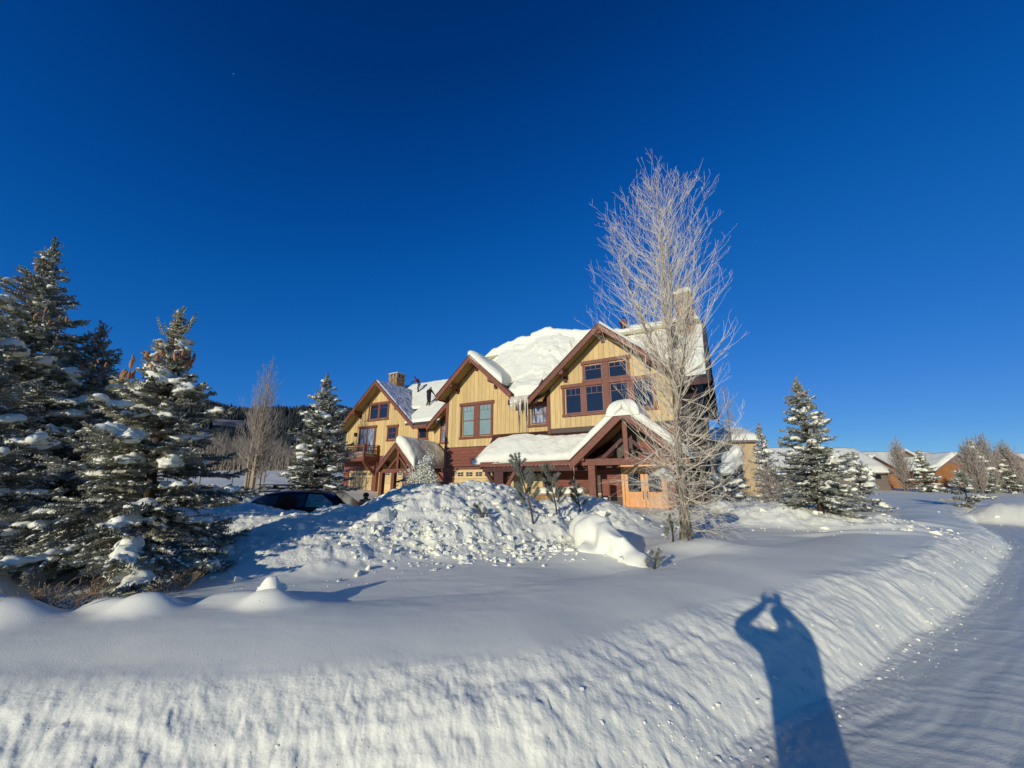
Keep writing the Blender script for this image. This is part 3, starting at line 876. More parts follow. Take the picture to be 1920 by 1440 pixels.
# deep slab of snow on the main roof, thickest along the ridge
def mount(s, t):
    x = -10.6 + s * (5.3 + 10.6)
    left = np.interp(x, [-10.6, -9.9, -8.9, -8.3, -7.2, -6.4, -6.35, -5.2, -4.0, -2.6, -1.9, -1.4, -0.5, 0.5, 5.3], [0.1, 0.45, 0.80, 0.98, 1.12, 0.98, 1.20, 1.42, 1.28, 0.82, 0.62, 0.66, 0.45, 0.28, 0.2])
    return left * (0.35 + 0.65 * sstep(0.15, 0.85, t)) * (1 - 0.45 * sstep(0.9, 1.0, t) * 0)
for (ya, yb, nm, rev) in ((-0.35, MAIN_Y, 120, False), (10.8, MAIN_Y, 30, True)):
    snow_pad(TH, [(-10.7, ya, mainz(ya) + 0.01), (5.35, ya, mainz(ya) + 0.01), (5.35, yb, MAIN_Z + 0.01), (-10.7, yb, MAIN_Z + 0.01)], 1.0, n=220, m=nm, seed=11, edge=0.14, rough=0.10, mt='snow_rough',
             hfun=mount, chunk=0.0 if rev else 0.62,
             mask=None if rev else (lambda x, y: (y < 0.5) & ~((x > -5.75) & (x < -3.75)) & ~(x > 4.05)))
_o = bpy.data.objects['roof_snow']
# ridge cap so the two slopes meet under one mass
def ridgecap(s, t):
    x = -10.4 + s * (5.2 + 10.4)
    return np.interp(x, [-10.4, -9.8, -8.9, -8.3, -7.2, -6.42, -6.36, -5.2, -4.0, -2.6, -1.9, -1.4, -0.5, 0.5, 5.3], [0.1, 0.62, 0.98, 1.10, 1.28, 1.16, 1.36, 1.58, 1.44, 0.98, 0.78, 0.88, 0.62, 0.42, 0.34])
snow_pad(TH, [(-10.4, 3.9, MAIN_Z - 0.99 + 0.8), (5.3, 3.9, MAIN_Z - 0.99 + 0.8), (5.3, 6.1, MAIN_Z - 0.99 + 0.8), (-10.4, 6.1, MAIN_Z - 0.99 + 0.8)], 1.0, n=200, m=24, seed=12, edge=0.45, rough=0.09, mt='snow_rough', hfun=ridgecap, chunk=0.30)
# rounded slab on the right slope of the middle gable
snow_pad(TH, [(MGX - 0.15, -0.72, MGZ + 0.0), (MGX + 2.55, -0.72, MGZ - MGS * 2.5), (MGX + 2.55, 2.6, MGZ - MGS * 2.5), (MGX - 0.15, 2.6, MGZ + 0.0)], 0.62, n=60, m=60, seed=3, edge=0.5, rough=0.05, mt='snow_soft', over=0.05)
# small tongue of snow on the tip of the big gable and a thin sheet on its slopes
snow_pad(TH, [(BGX, -0.9, BGZ + 0.01), (BGX + 3.9, -0.9, BGZ - BGS * 3.9 + 0.01), (BGX + 3.9, 3.5, BGZ - BGS * 3.9 + 0.01), (BGX, 3.5, BGZ + 0.01)], 0.20, n=60, m=40, seed=4, edge=0.12, rough=0.05)
snow_pad(TH, [(BGX - 4.2, 0.2, BGZ - BGS * 4.2 + 0.01), (BGX, 0.2, BGZ + 0.01), (BGX, 3.5, BGZ + 0.01), (BGX - 4.2, 3.5, BGZ - BGS * 4.2 + 0.01)], 0.14, n=60, m=40, seed=5, edge=0.2, rough=0.05)
# icicles in the valley between the gables, long grey drips on the wall
pts = [(-5.42 + 0.042 * i, -0.70 + 0.04 * rnd.random(), 6.86) for i in range(30)]
icicles(TH, pts, 4, 0.055, 0.5, 1.7)
for x, L in ((-5.28, 2.6), (-4.78, 2.7), (-4.65, 2.2)):
    MB().tube([(x, 0.16, 6.9), (x + 0.01, 0.16, 6.9 - L * 0.5), (x - 0.01, 0.16, 6.9 - L)], [0.035, 0.03, 0.008], 6).build('icicle', M['ice'], TH, smooth=True)

# lower ribbed roof over the garage
LR = dict(y0=-2.0, z0=2.95, y1=0.27, z1=4.78)
MB().yz([(LR['y0'], LR['z0']), (LR['y1'], LR['z1']), (LR['y1'], LR['z1'] - 0.12), (LR['y0'], LR['z0'] - 0.12)], -6.55, 0.9).build('roof', M['metal_roof'], TH)
MB().add([(-7.15, 0.27, 4.78), (-6.55, -2.0, 2.95), (-8.1, 0.27, 2.95), (-6.55, 0.27, 4.78), (-6.55, -2.0, 2.83), (-8.1, 0.27, 2.83)],
         [(0, 2, 1), (0, 1, 3), (2, 5, 4, 1)]).build('roof', M['metal_roof'], TH)
ribs = MB()
for i in range(52):
    x = -6.5 + i * 0.14
    ribs.beam((x, LR['y0'] + 0.01, LR['z0'] + 0.012), (x, LR['y1'] - 0.04, LR['z1'] - 0.02), 0.03, 0.028)
ribs.build('roof_rib', M['metal_roof'], TH)
MB().box(-6.6, 0.3, LR['y0'] - 0.06, LR['y0'] + 0.0, LR['z0'] - 0.30, LR['z0'] - 0.03).build('fascia', M['trim'], TH)
MB().beam((-6.58, -2.0, 2.80), (-8.08, 0.2, 2.80), 0.06, 0.26).build('fascia', M['trim'], TH)
MB().box(-6.5, 0.3, -1.95, -1.7, 2.38, 2.62).build('beam', M['trim_dark'], TH)
MB().box(-5.75, -5.15, -1.95, -1.45, -0.3, 2.38).build('post', M['trim_dark'], TH, bevel=0.02)
MB().beam((-6.3, -1.8, 2.35), (-5.72, -1.8, 1.6), 0.16, 0.2).build('brace', M['trim_dark'], TH)
MB().beam((-5.1, -1.8, 1.4), (-4.5, -1.8, 2.35), 0.14, 0.18).build('brace', M['trim'], TH)
# thick snow on it, hanging over the eave
def lowroof(s, t):
    return (0.65 + 0.5 * np.exp(-((s - 0.30) / 0.22) ** 2)) * (0.75 + 0.35 * np.sin(t * 3.1)) * (1 - 0.55 * sstep(0.8, 1.0, t))
snow_pad(TH, [(-7.2, -2.02, 2.80), (-0.75, -2.12, 2.92), (-0.55, -0.35, 4.28), (-6.3, -0.25, 4.36)], 0.50, n=120, m=50, seed=21, edge=0.22, rough=0.16, hfun=lowroof, over=0.10, mt='snow_rough')
icicles(TH, [(-5.9 + 0.21 * i + 0.1 * rnd.random(), -2.07, 2.72) for i in range(26)], 9, 0.014, 0.08, 0.34)
icicles(TH, [(-0.95, -2.2, 2.72), (-0.97, -2.2, 2.1)], 10, 0.02, 0.7, 0.95)

# porch
PX, PZ, PS = 1.77, 5.14, 0.885
gable_roof(TH, PX, PZ, PS, 2.62, 2.62, -3.0, -0.03, board=0.34)
def porchh(s, t): return 0.75 + 0.35 * np.sin(s * 3.1)
snow_pad(TH, [(PX - 2.62, -3.08, PZ - PS * 2.62 + 0.01), (PX + 0.05, -3.08, PZ + 0.01), (PX + 0.05, -0.1, PZ + 0.01), (PX - 2.62, -0.1, PZ - PS * 2.62 + 0.01)], 0.44, n=50, m=40, seed=31, edge=0.20, rough=0.05, mt='snow_soft', over=0.03)
snow_pad(TH, [(PX - 0.05, -3.08, PZ + 0.01), (PX + 2.62, -3.08, PZ - PS * 2.62 + 0.01), (PX + 2.62, -0.1, PZ - PS * 2.62 + 0.01), (PX - 0.05, -0.1, PZ + 0.01)], 0.46, n=50, m=40, seed=32, edge=0.20, rough=0.05, mt='snow_soft', over=0.03)
snow_pad(TH, [(PX - 0.75, -3.1, PZ - 0.36), (PX + 0.8, -3.1, PZ - 0.36), (PX + 0.8, -0.1, PZ - 0.36), (PX - 0.75, -0.1, PZ - 0.36)], 0.86, n=30, m=40, seed=33, edge=0.7, rough=0.03, mt='snow_soft')
MB().box(-0.35, 3.95, -2.75, -2.45, 2.58, 2.88).build('beam', M['trim'], TH, bevel=0.012)
MB().box(1.66, 1.88, -2.72, -2.48, 2.88, 4.55).build('king_post', M['trim'], TH, bevel=0.012)
for s in (-1, 1):
    MB().beam((PX + s * 2.1, -2.6, 2.95), (PX + s * 0.12, -2.6, 4.72), 0.2, 0.22).build('rafter', M['trim'], TH)
    MB().beam((PX + s * 1.15, -2.6, 2.88), (PX + s * 0.15, -2.6, 3.75), 0.14, 0.16).build('brace', M['trim_dark'], TH)
for x in (0.12, 3.55):
    MB().box(x - 0.17, x + 0.17, -2.77, -2.43, -0.2, 2.58).build('post', M['trim'], TH, bevel=0.015)
outlooker(TH, PX - 2.05, 3.05, -2.95, -2.3, 0.24, 0.26); outlooker(TH, PX + 2.05, 3.05, -2.95, -2.3, 0.24, 0.26)
def pz(x): return PZ - 0.3 - PS * abs(x - PX)
MB().xz([(-0.2, -0.3), (3.9, -0.3), (3.9, pz(3.9)), (PX, pz(PX)), (-0.2, pz(-0.2))], -0.95, -0.04).build('porch_wall', M['mortar'], TH)
planks(TH, 1.95, 3.6, 2.86, 3.35, -0.95); planks(TH, 2.0, 3.2, 3.37, 3.75, -0.95)
planks(TH, 0.0, 1.0, 1.15, 2.5, -0.95)
planks(TH, 3.3, 3.85, 0.2, 2.7, -0.95)
double_door(TH, 1.20, 3.10, 0.10, 2.56, -0.95)
MB().box(0.42, 0.75, -2.2, -2.1, 1.2, 1.95).build('mail_box', M['siding'], TH, bevel=0.02)
# low stone wall with snow under the siding
MB().box(-4.0, 1.0, -0.9, -0.0, -0.2, 1.12).build('stone_ledge', M['stone_a'], TH)
MB().box(-4.05, 1.05, -0.98, -0.02, 1.12, 1.24).build('ledge_cap', M['cap'], TH, bevel=0.02)
snow_pad(TH, [(-3.6, -0.96, 1.24), (-0.9, -0.96, 1.24), (-0.9, -0.05, 1.24), (-3.6, -0.05, 1.24)], 0.34, n=40, m=16, seed=41, edge=0.4, rough=0.10)
snow_pad(TH, [(-0.5, -0.96, 1.24), (0.5, -0.96, 1.24), (0.5, -0.05, 1.24), (-0.5, -0.05, 1.24)], 0.30, n=20, m=16, seed=42, edge=0.4, rough=0.05)
# right chimney
chimney(TH, 4.05, 4.98, 3.5, 4.3, 10.4, 13.35, 77, 0.42)
tag(MB().box(2.3, 3.1, -3.5, -2.8, 2.5, 2.55).build('shelf', M['trim'], TH)) if False else None

# ================================================================== left townhouse
TL = empty('townhouse', HOUSE_O, HOUSE_R)
tag(TL, 'smaller left-hand half of the yellow townhouse, with a balcony and two people on its roof', 'townhouse')
LY = 4.5
LGX, LGZ, LGS = -22.2, 11.1, 0.90
LRY, LRZ = 9.5, 12.05
def lmz(y): return LRZ - 0.9 * abs(y - LRY)
def lgz(x): return LGZ - 0.27 - LGS * abs(x - LGX)
G2X, G2Z = -10.4, 11.1
def ltop(x):
    return max(lgz(x), G2Z - 0.27 - LGS * abs(x - G2X), 6.15)
MB().xz([(-26.64, -0.5), (-11.04, -0.5), (-11.04, ltop(-11.04)), (-15.9, 6.15), (-16.8, 6.15), (LGX, lgz(LGX)), (-26.64, lgz(-26.64))], LY, LY + 3).build('gable_wall', M['mortar'], TL)
MB().yz([(LY + 0.02, -0.5), (15.0, -0.5), (15.0, lmz(15) - 0.4), (LRY, LRZ - 0.4), (LY + 0.02, lmz(LY) - 0.45)], -26.6, -11.05).build('wall', M['trim_dark'], TL)
boards(TL, -26.45, -11.1, 4.16, ltop, LY)
MB().box(-26.68, -26.45, LY - 0.06, LY + 0.3, 4.16, lgz(-26.6) - 0.02).build('corner_board', M['yellow'], TL)
planks(TL, -26.6, -25.85, 0.3, 3.05, LY); planks(TL, -26.6, -11.1, 3.08, 4.12, LY, h=0.26)
planks(TL, -22.48, -22.1, 0.3, 3.05, LY); planks(TL, -18.7, -17.7, 0.3, 3.05, LY); planks(TL, -15.1, -11.1, 0.3, 3.05, LY, h=0.26)
garage_door(TL, -25.72, -22.62, 0.5, 2.86, LY, [(-25.42, -24.90), (-24.64, -24.12), (-23.88, -23.34), (-23.12, -22.72)])
garage_door(TL, -21.96, -18.9, 0.5, 2.86, LY, [(-21.7, -21.2), (-20.95, -20.45), (-20.2, -19.7), (-19.45, -19.0)])
double_door(TL, -17.5, -15.3, 0.6, 2.95, LY)
window(TL, -23.85, -21.15, 7.42, 9.18, LY - 0.03, [(-23.55, -22.58, 7.66, 8.93), (-22.30, -21.35, 7.66, 8.93)])
window(TL, -24.9, -22.6, 4.2, 7.0, LY - 0.03, [(-24.66, -23.85, 4.5, 6.72), (-23.65, -22.85, 4.5, 6.72)], glass='curtain', style='none')
window(TL, -21.15, -19.85, 5.42, 6.88, LY - 0.03, [(-20.92, -20.08, 5.66, 6.62)], glass='glass', style='cross')
window(TL, -17.42, -16.28, 5.30, 6.55, LY - 0.03, [(-17.2, -16.5, 5.52, 6.3)], glass='glass', style='none', trim=0.12)
window(TL, -14.98, -13.8, 4.9, 7.1, LY - 0.03, [(-14.72, -14.05, 5.15, 6.85)], glass='curtain', style='double')
MB().box(-25.45, -25.2, LY - 0.22, LY - 0.035, 6.1, 6.45).build('wall_lamp', M['black'], TL, bevel=0.01)
gable_roof(TL, LGX, LGZ, LGS, 4.75, 5.05, LY - 1.0, LRY - 0.9)
gable_roof(TL, G2X, G2Z, LGS, 5.3, 0.3, LY - 1.0, LRY - 0.9, right=False)
for x in (LGX, LGX - 2.7, LGX + 2.7): outlooker(TL, x, LGZ - 0.30 - LGS * abs(x - LGX), LY - 0.95, LY, 0.26, 0.3)
MB().yz([(LY - 0.9, lmz(LY - 0.9)), (LRY, LRZ), (LRY, LRZ - 0.2), (LY - 0.9, lmz(LY - 0.9) - 0.2)], -18.2, -14.6).build('roof', M['shingle'], TL)
MB().yz([(LY + 0.8, lmz(LY + 0.8)), (LRY, LRZ), (LRY, LRZ - 0.2), (LY + 0.8, lmz(LY + 0.8) - 0.2)], -26.2, -11.2).build('roof', M['shingle'], TL)
MB().yz([(15.6, lmz(15.6)), (LRY, LRZ), (LRY, LRZ - 0.2), (15.6, lmz(15.6) - 0.2)], -26.2, -11.2).build('roof', M['shingle'], TL)
MB().box(-17.3, -15.6, LY - 0.98, LY - 0.92, 6.2, 6.5).build('fascia', M['trim'], TL)
# thin scoured snow on the left gable, whiter sheet on the main slope
snow_pad(TL, [(LGX, LY - 0.95, LGZ + 0.01), (LGX + 5.0, LY - 0.95, LGZ - LGS * 5.0 + 0.01), (LGX + 5.0, LRY - 1.0, LGZ - LGS * 5.0 + 0.01), (LGX, LRY - 1.0, LGZ + 0.01)], 0.10, n=90, m=90, seed=51, edge=0.1, rough=0.06, mt='thin_snow', freq=2.2)
snow_pad(TL, [(-26.1, LY + 0.9, lmz(LY + 0.9) + 0.01), (-11.3, LY + 0.9, lmz(LY + 0.9) + 0.01), (-11.3, LRY + 0.1, LRZ + 0.01), (-26.1, LRY + 0.1, LRZ + 0.01)], 0.20, n=120, m=60, seed=52, edge=0.15, rough=0.10, mt='snow_rough')
snow_pad(TL, [(-18.3, LY - 0.9, lmz(LY - 0.9) + 0.01), (-14.5, LY - 0.9, lmz(LY - 0.9) + 0.01), (-14.5, LY + 2.2, lmz(LY + 2.2) + 0.01), (-18.3, LY + 2.2, lmz(LY + 2.2) + 0.01)], 0.22, n=40, m=40, seed=56, edge=0.15, rough=0.05)
snow_pad(TL, [(G2X - 5.2, LY - 0.95, G2Z - LGS * 5.2 + 0.01), (G2X, LY - 0.95, G2Z + 0.01), (G2X, LRY - 1.0, G2Z + 0.01), (G2X - 5.2, LRY - 1.0, G2Z - LGS * 5.2 + 0.01)], 0.16, n=60, m=60, seed=53, edge=0.15, rough=0.06, mt='snow_rough')
# porch of the left half
QX, QZ, QS = -15.39, 4.72, 1.0
gable_roof(TL, QX, QZ, QS, 1.86, 1.86, 0.0, LY - 0.04, board=0.32)
def qh(s, t): return 0.55 + 0.6 * np.sin(np.clip(s, 0, 1) * 2.9 + 0.2) + 0.25 * (1 - t)
snow_pad(TL, [(QX - 0.02, -0.05, QZ + 0.01), (QX + 1.9, -0.05, QZ - QS * 1.9 + 0.01), (QX + 1.9, 4.3, QZ - QS * 1.9 + 0.01), (QX - 0.02, 4.3, QZ + 0.01)], 0.62, n=50, m=60, seed=54, edge=0.35, rough=0.12, hfun=qh, mt='snow_rough', over=0.05)
snow_pad(TL, [(QX - 1.8, -0.02, QZ - QS * 1.8 + 0.01), (QX + 0.05, -0.02, QZ + 0.01), (QX + 0.05, 4.3, QZ + 0.01), (QX - 1.8, 4.3, QZ - QS * 1.8 + 0.01)], 0.26, n=40, m=40, seed=55, edge=0.2, rough=0.06, mt='snow_soft')
MB().box(QX - 1.7, QX + 1.7, 0.25, 0.5, 2.5, 2.78).build('beam', M['trim'], TL, bevel=0.012)
for x in (QX - 1.55, QX - 0.35, QX + 1.55): MB().box(x - 0.15, x + 0.15, 0.22, 0.52, -0.2, 2.5).build('post', M['trim'], TL, bevel=0.012)
MB().box(QX - 0.1, QX + 0.1, 0.26, 0.46, 2.78, 4.2).build('king_post', M['trim'], TL)
for s in (-1, 1): MB().beam((QX + s * 0.9, 0.36, 2.8), (QX + s * 0.1, 0.36, 3.6), 0.12, 0.14).build('brace', M['trim'], TL)
outlooker(TL, QX - 1.2, 3.35, 0.03, 0.6, 0.2, 0.22)
# balcony
bx0, bx1, by0, by1, bz = -26.6, -21.9, 2.7, LY - 0.04, 4.05
bal = MB().box(bx0, bx1, by0, by1, bz - 0.42, bz).build('balcony', M['trim'], TL, bevel=0.015)
for x, y in ((bx0 + 0.08, by0 + 0.08), (bx1 - 0.12, by0 + 0.08), (bx1 - 0.12, by1 - 0.15), ((bx0 + bx1) / 2, by0 + 0.08)):
    MB().box(x - 0.08, x + 0.08, y - 0.08, y + 0.08, bz, bz + 1.05).build('post', M['trim'], bal)
for a, b in (((bx0 + 0.16, by0 + 0.08), (bx1 - 0.2, by0 + 0.08)), ((bx1 - 0.12, by0 + 0.16), (bx1 - 0.12, by1 - 0.23))):
    for z in (0.98, 0.84, 0.12):
        MB().beam((a[0], a[1], bz + z), (b[0], b[1], bz + z), 0.08, 0.07).build('rail', M['trim'], bal)
    L = math.hypot(b[0] - a[0], b[1] - a[1])
    for i in range(int(L / 0.16)):
        t = (i + 0.5) * 0.16 / L
        x, y = a[0] + (b[0] - a[0]) * t, a[1] + (b[1] - a[1]) * t
        MB().box(x - 0.02, x + 0.02, y - 0.02, y + 0.02, bz + 0.16, bz + 0.80).build('baluster', M['trim_dark'], bal)
snow_pad(bal, [(bx0 + 0.05, by0 + 0.2, bz + 0.01), (bx1 - 0.3, by0 + 0.2, bz + 0.01), (bx1 - 0.3, by1 - 0.2, bz + 0.01), (bx0 + 0.05, by1 - 0.2, bz + 0.01)], 0.42, n=40, m=16, seed=57, edge=0.4, rough=0.10)
MB().beam((bx1 - 0.15, by0 + 0.15, bz - 0.45), (bx1 - 0.15, LY - 0.05, 2.3), 0.2, 0.24).build('brace', M['trim'], TL)
MB().box(bx1 - 0.3, bx1 + 0.1, LY - 0.35, LY - 0.045, 0.3, bz - 0.43).build('post', M['trim'], TL, bevel=0.015)
chimney(TL, -24.6, -23.45, 7.3, 8.45, 10.2, 13.05, 78, 0.12)
snow_pad(TL, [(-27.0, LY + 1, 6.9), (-26.0, LY + 1, 7.6), (-26.0, 9.0, 7.6), (-27.0, 9.0, 6.9)], 0.2, n=10, m=30, seed=58) if False else None
# shoveled snow clinging to the front of the right porch
# ------------------------------------------------------------------ vegetation
def tint_mat(name, dark, light, rough=0.7, frost=0.0, frost_col=(0.75, 0.76, 0.75), spec=0.2):
    """colour from the per-point value 'tint'; frost lies on faces that look up"""
    m, nt, b = nodes_of(name)
    b.inputs['Roughness'].default_value = rough
    b.inputs['Specular IOR Level'].default_value = spec
    at = nt.nodes.new('ShaderNodeAttribute'); at.attribute_name = 'tint'
    mx = nt.nodes.new('ShaderNodeMix'); mx.data_type = 'RGBA'
    mx.inputs[6].default_value = (*dark, 1); mx.inputs[7].default_value = (*light, 1)
    nt.links.new(at.outputs['Fac'], mx.inputs[0])
    last = mx.outputs[2]
    if frost > 0:
        geo = nt.nodes.new('ShaderNodeNewGeometry')
        sx = nt.nodes.new('ShaderNodeSeparateXYZ'); nt.links.new(geo.outputs['True Normal'], sx.inputs[0])
        ab = nt.nodes.new('ShaderNodeMath'); ab.operation = 'ABSOLUTE'; nt.links.new(sx.outputs['Z'], ab.inputs[0])
        nz = nt.nodes.new('ShaderNodeTexNoise'); nz.inputs['Scale'].default_value = 3.0; nz.inputs['Detail'].default_value = 3
        nt.links.new(geo.outputs['Position'], nz.inputs['Vector'])
        mu = nt.nodes.new('ShaderNodeMath'); mu.operation = 'MULTIPLY'
        nt.links.new(ab.outputs[0], mu.inputs[0]); nt.links.new(nz.outputs[0], mu.inputs[1])
        m3 = nt.nodes.new('ShaderNodeMath'); m3.operation = 'MULTIPLY'; m3.inputs[1].default_value = frost * 2
        nt.links.new(mu.outputs[0], m3.inputs[0]); m3.use_clamp = True
        mx2 = nt.nodes.new('ShaderNodeMix'); mx2.data_type = 'RGBA'
        nt.links.new(m3.outputs[0], mx2.inputs[0]); nt.links.new(last, mx2.inputs[6]); mx2.inputs[7].default_value = (*frost_col, 1)
        last = mx2.outputs[2]
    nt.links.new(last, b.inputs['Base Color'])
    return m
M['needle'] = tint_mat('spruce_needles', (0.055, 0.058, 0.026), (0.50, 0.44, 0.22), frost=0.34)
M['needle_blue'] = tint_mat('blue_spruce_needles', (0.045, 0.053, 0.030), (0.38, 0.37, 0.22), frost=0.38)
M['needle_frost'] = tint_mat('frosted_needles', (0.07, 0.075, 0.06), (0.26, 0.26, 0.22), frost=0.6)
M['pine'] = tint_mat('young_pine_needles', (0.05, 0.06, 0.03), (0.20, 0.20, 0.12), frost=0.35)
M['bark'] = mat('spruce_bark', (0.10, 0.065, 0.04), 0.85, 0.1, var=0.5, scale=20, stretch=(1, 1, 0.3))
M['bark_pale'] = tint_mat('pale_frosted_bark', (0.36, 0.28, 0.17), (0.84, 0.74, 0.54), rough=0.75)
M['bark_trunk'] = mat('cottonwood_bark', (0.46, 0.38, 0.26), 0.9, 0.1, var=0.6, scale=11, stretch=(2.0, 2.0, 0.30), bump=0.05, bscale=14, col2=(0.10, 0.075, 0.05), detail=8)
M['bark_brown'] = tint_mat('brown_dead_twigs', (0.14, 0.08, 0.045), (0.38, 0.25, 0.14), rough=0.85)
M['bark_grey'] = tint_mat('grey_brown_twigs', (0.20, 0.155, 0.11), (0.42, 0.36, 0.28), rough=0.8)
M['cone'] = mat('spruce_cone', (0.50, 0.24, 0.10), 0.7, 0.2, var=0.4, scale=12, col2=(0.32, 0.15, 0.07))

def seg_brush(S, E, rad, blades=3, teeth=4, rng=None, core=0.25, fwd=0.55):
    """bottle-brush geometry round each segment S->E: flat saw-toothed blades; returns V, F (triangles)"""
    n = len(S)
    D = E - S; L = np.linalg.norm(D, axis=1, keepdims=True) + 1e-9; D = D / L
    ref = np.where(np.abs(D[:, 2:3]) < 0.9, np.array([[0, 0, 1.0]]), np.array([[1.0, 0, 0]]))
    A = np.cross(D, ref); A /= np.linalg.norm(A, axis=1, keepdims=True)
    B = np.cross(D, A)
    ph = rng.uniform(0, math.pi, (n, 1))
    V = []; F = []; off = 0
    per_blade_v = teeth * 3
    for b in range(blades * 2):
        th = ph + math.pi * b / blades
        N = A * np.cos(th) + B * np.sin(th)
        for t in range(teeth):
            t0 = (t + rng.uniform(-0.15, 0.15, (n, 1))) / teeth; t1 = (t + 0.85) / teeth
            tip = (t0 + t1) / 2 + fwd / teeth * 1.2
            rr = rad * rng.uniform(0.7, 1.25, (n, 1))
            V.append(S + D * L * t0); V.append(S + D * L * t1); V.append(S + D * L * tip + N * rr)
    V = np.stack(V, 1)                 # n, K, 3
    K = V.shape[1]
    f = np.arange(K).reshape(-1, 3)
    F = (f[None] + (np.arange(n) * K)[:, None, None]).reshape(-1, 3)
    return V.reshape(-1, 3), F, K

def seg_tubes(S, E, r0, r1, sides=3):
    n = len(S)
    D = E - S; L = np.linalg.norm(D, axis=1, keepdims=True) + 1e-9; D = D / L
    ref = np.where(np.abs(D[:, 2:3]) < 0.9, np.array([[0, 0, 1.0]]), np.array([[1.0, 0, 0]]))
    A = np.cross(D, ref); A /= np.linalg.norm(A, axis=1, keepdims=True)
    B = np.cross(D, A)
    V = []
    for k in range(sides):
        t = 2 * math.pi * k / sides
        N = A * math.cos(t) + B * math.sin(t)
        V.append(S + N * r0[:, None])
    for k in range(sides):
        t = 2 * math.pi * k / sides
        N = A * math.cos(t) + B * math.sin(t)
        V.append(E + N * r1[:, None])
    V = np.stack(V, 1)
    f = np.array([(k, (k + 1) % sides, sides + (k + 1) % sides, sides + k) for k in range(sides)])
    F = (f[None] + (np.arange(n) * 2 * sides)[:, None, None]).reshape(-1, 4)
    return V.reshape(-1, 3), F, 2 * sides

def snow_blobs(name, blobs, parent, voxel=0.03, mt='snow_soft', smooth_it=1, seed=1):
    """blobs: (x,y,z,rx,ry,rz,yaw); merged into one skin by a voxel remesh"""
    if not blobs: return None
    # unit sphere, low
    nu, nv = 10, 6
    sv = [(0, 0, 1)]
    for j in range(1, nv):
        ph = math.pi * j / nv
        for i in range(nu):
            t = 2 * math.pi * i / nu
            sv.append((math.sin(ph) * math.cos(t), math.sin(ph) * math.sin(t), math.cos(ph)))
    sv.append((0, 0, -1))
    sf = []
    for i in range(nu): sf.append((0, 1 + i, 1 + (i + 1) % nu, 1 + (i + 1) % nu))
    for j in range(nv - 2):
        for i in range(nu):
            a = 1 + j * nu + i; b = 1 + j * nu + (i + 1) % nu
            sf.append((a, a + nu, b + nu, b))
    last = len(sv) - 1
    sv = np.array(sv)
    mb = MB()
    rn = np.random.default_rng(seed)
    for (x, y, z, rx, ry, rz, yaw) in blobs:
        c, s = math.cos(yaw), math.sin(yaw)
        q = sv * np.array([rx, ry, rz]) * (1 + 0.17 * rn.standard_normal((len(sv), 1)))
        q[:, 2] = np.where(q[:, 2] < 0, q[:, 2] * 0.45, q[:, 2])
        V = np.stack([c * q[:, 0] - s * q[:, 1] + x, s * q[:, 0] + c * q[:, 1] + y, q[:, 2] + z], 1)
        faces = [(0, 1 + i, 1 + (i + 1) % nu) for i in range(nu)] + [f for f in sf[nu:]]
        faces += [(last, last - nu + (i + 1) % nu, last - nu + i) for i in range(nu)]
        mb.add(V.tolist(), faces)
    o = mb.build(name, M[mt], parent, smooth=True)
    tag(o, kind='stuff')
    rm = o.modifiers.new('merge', 'REMESH'); rm.mode = 'VOXEL'; rm.voxel_size = voxel; rm.use_smooth_shade = True
    sm = o.modifiers.new('settle', 'SMOOTH'); sm.iterations = smooth_it; sm.factor = 0.6
    return o

CONE_ME = []
def cone_mesh():
    if not CONE_ME:
        mb = MB()
        mb.tube([(0, 0, 0), (0, 0, -0.02), (0, 0, -0.055), (0.002, 0, -0.085), (0.002, 0, -0.10)], [0.005, 0.014, 0.017, 0.012, 0.003], 6)
        o = mb.build('cone', M['cone'], None, smooth=True)
        CONE_ME.append(o.data)
        bpy.data.objects.remove(o)
    return CONE_ME[0]

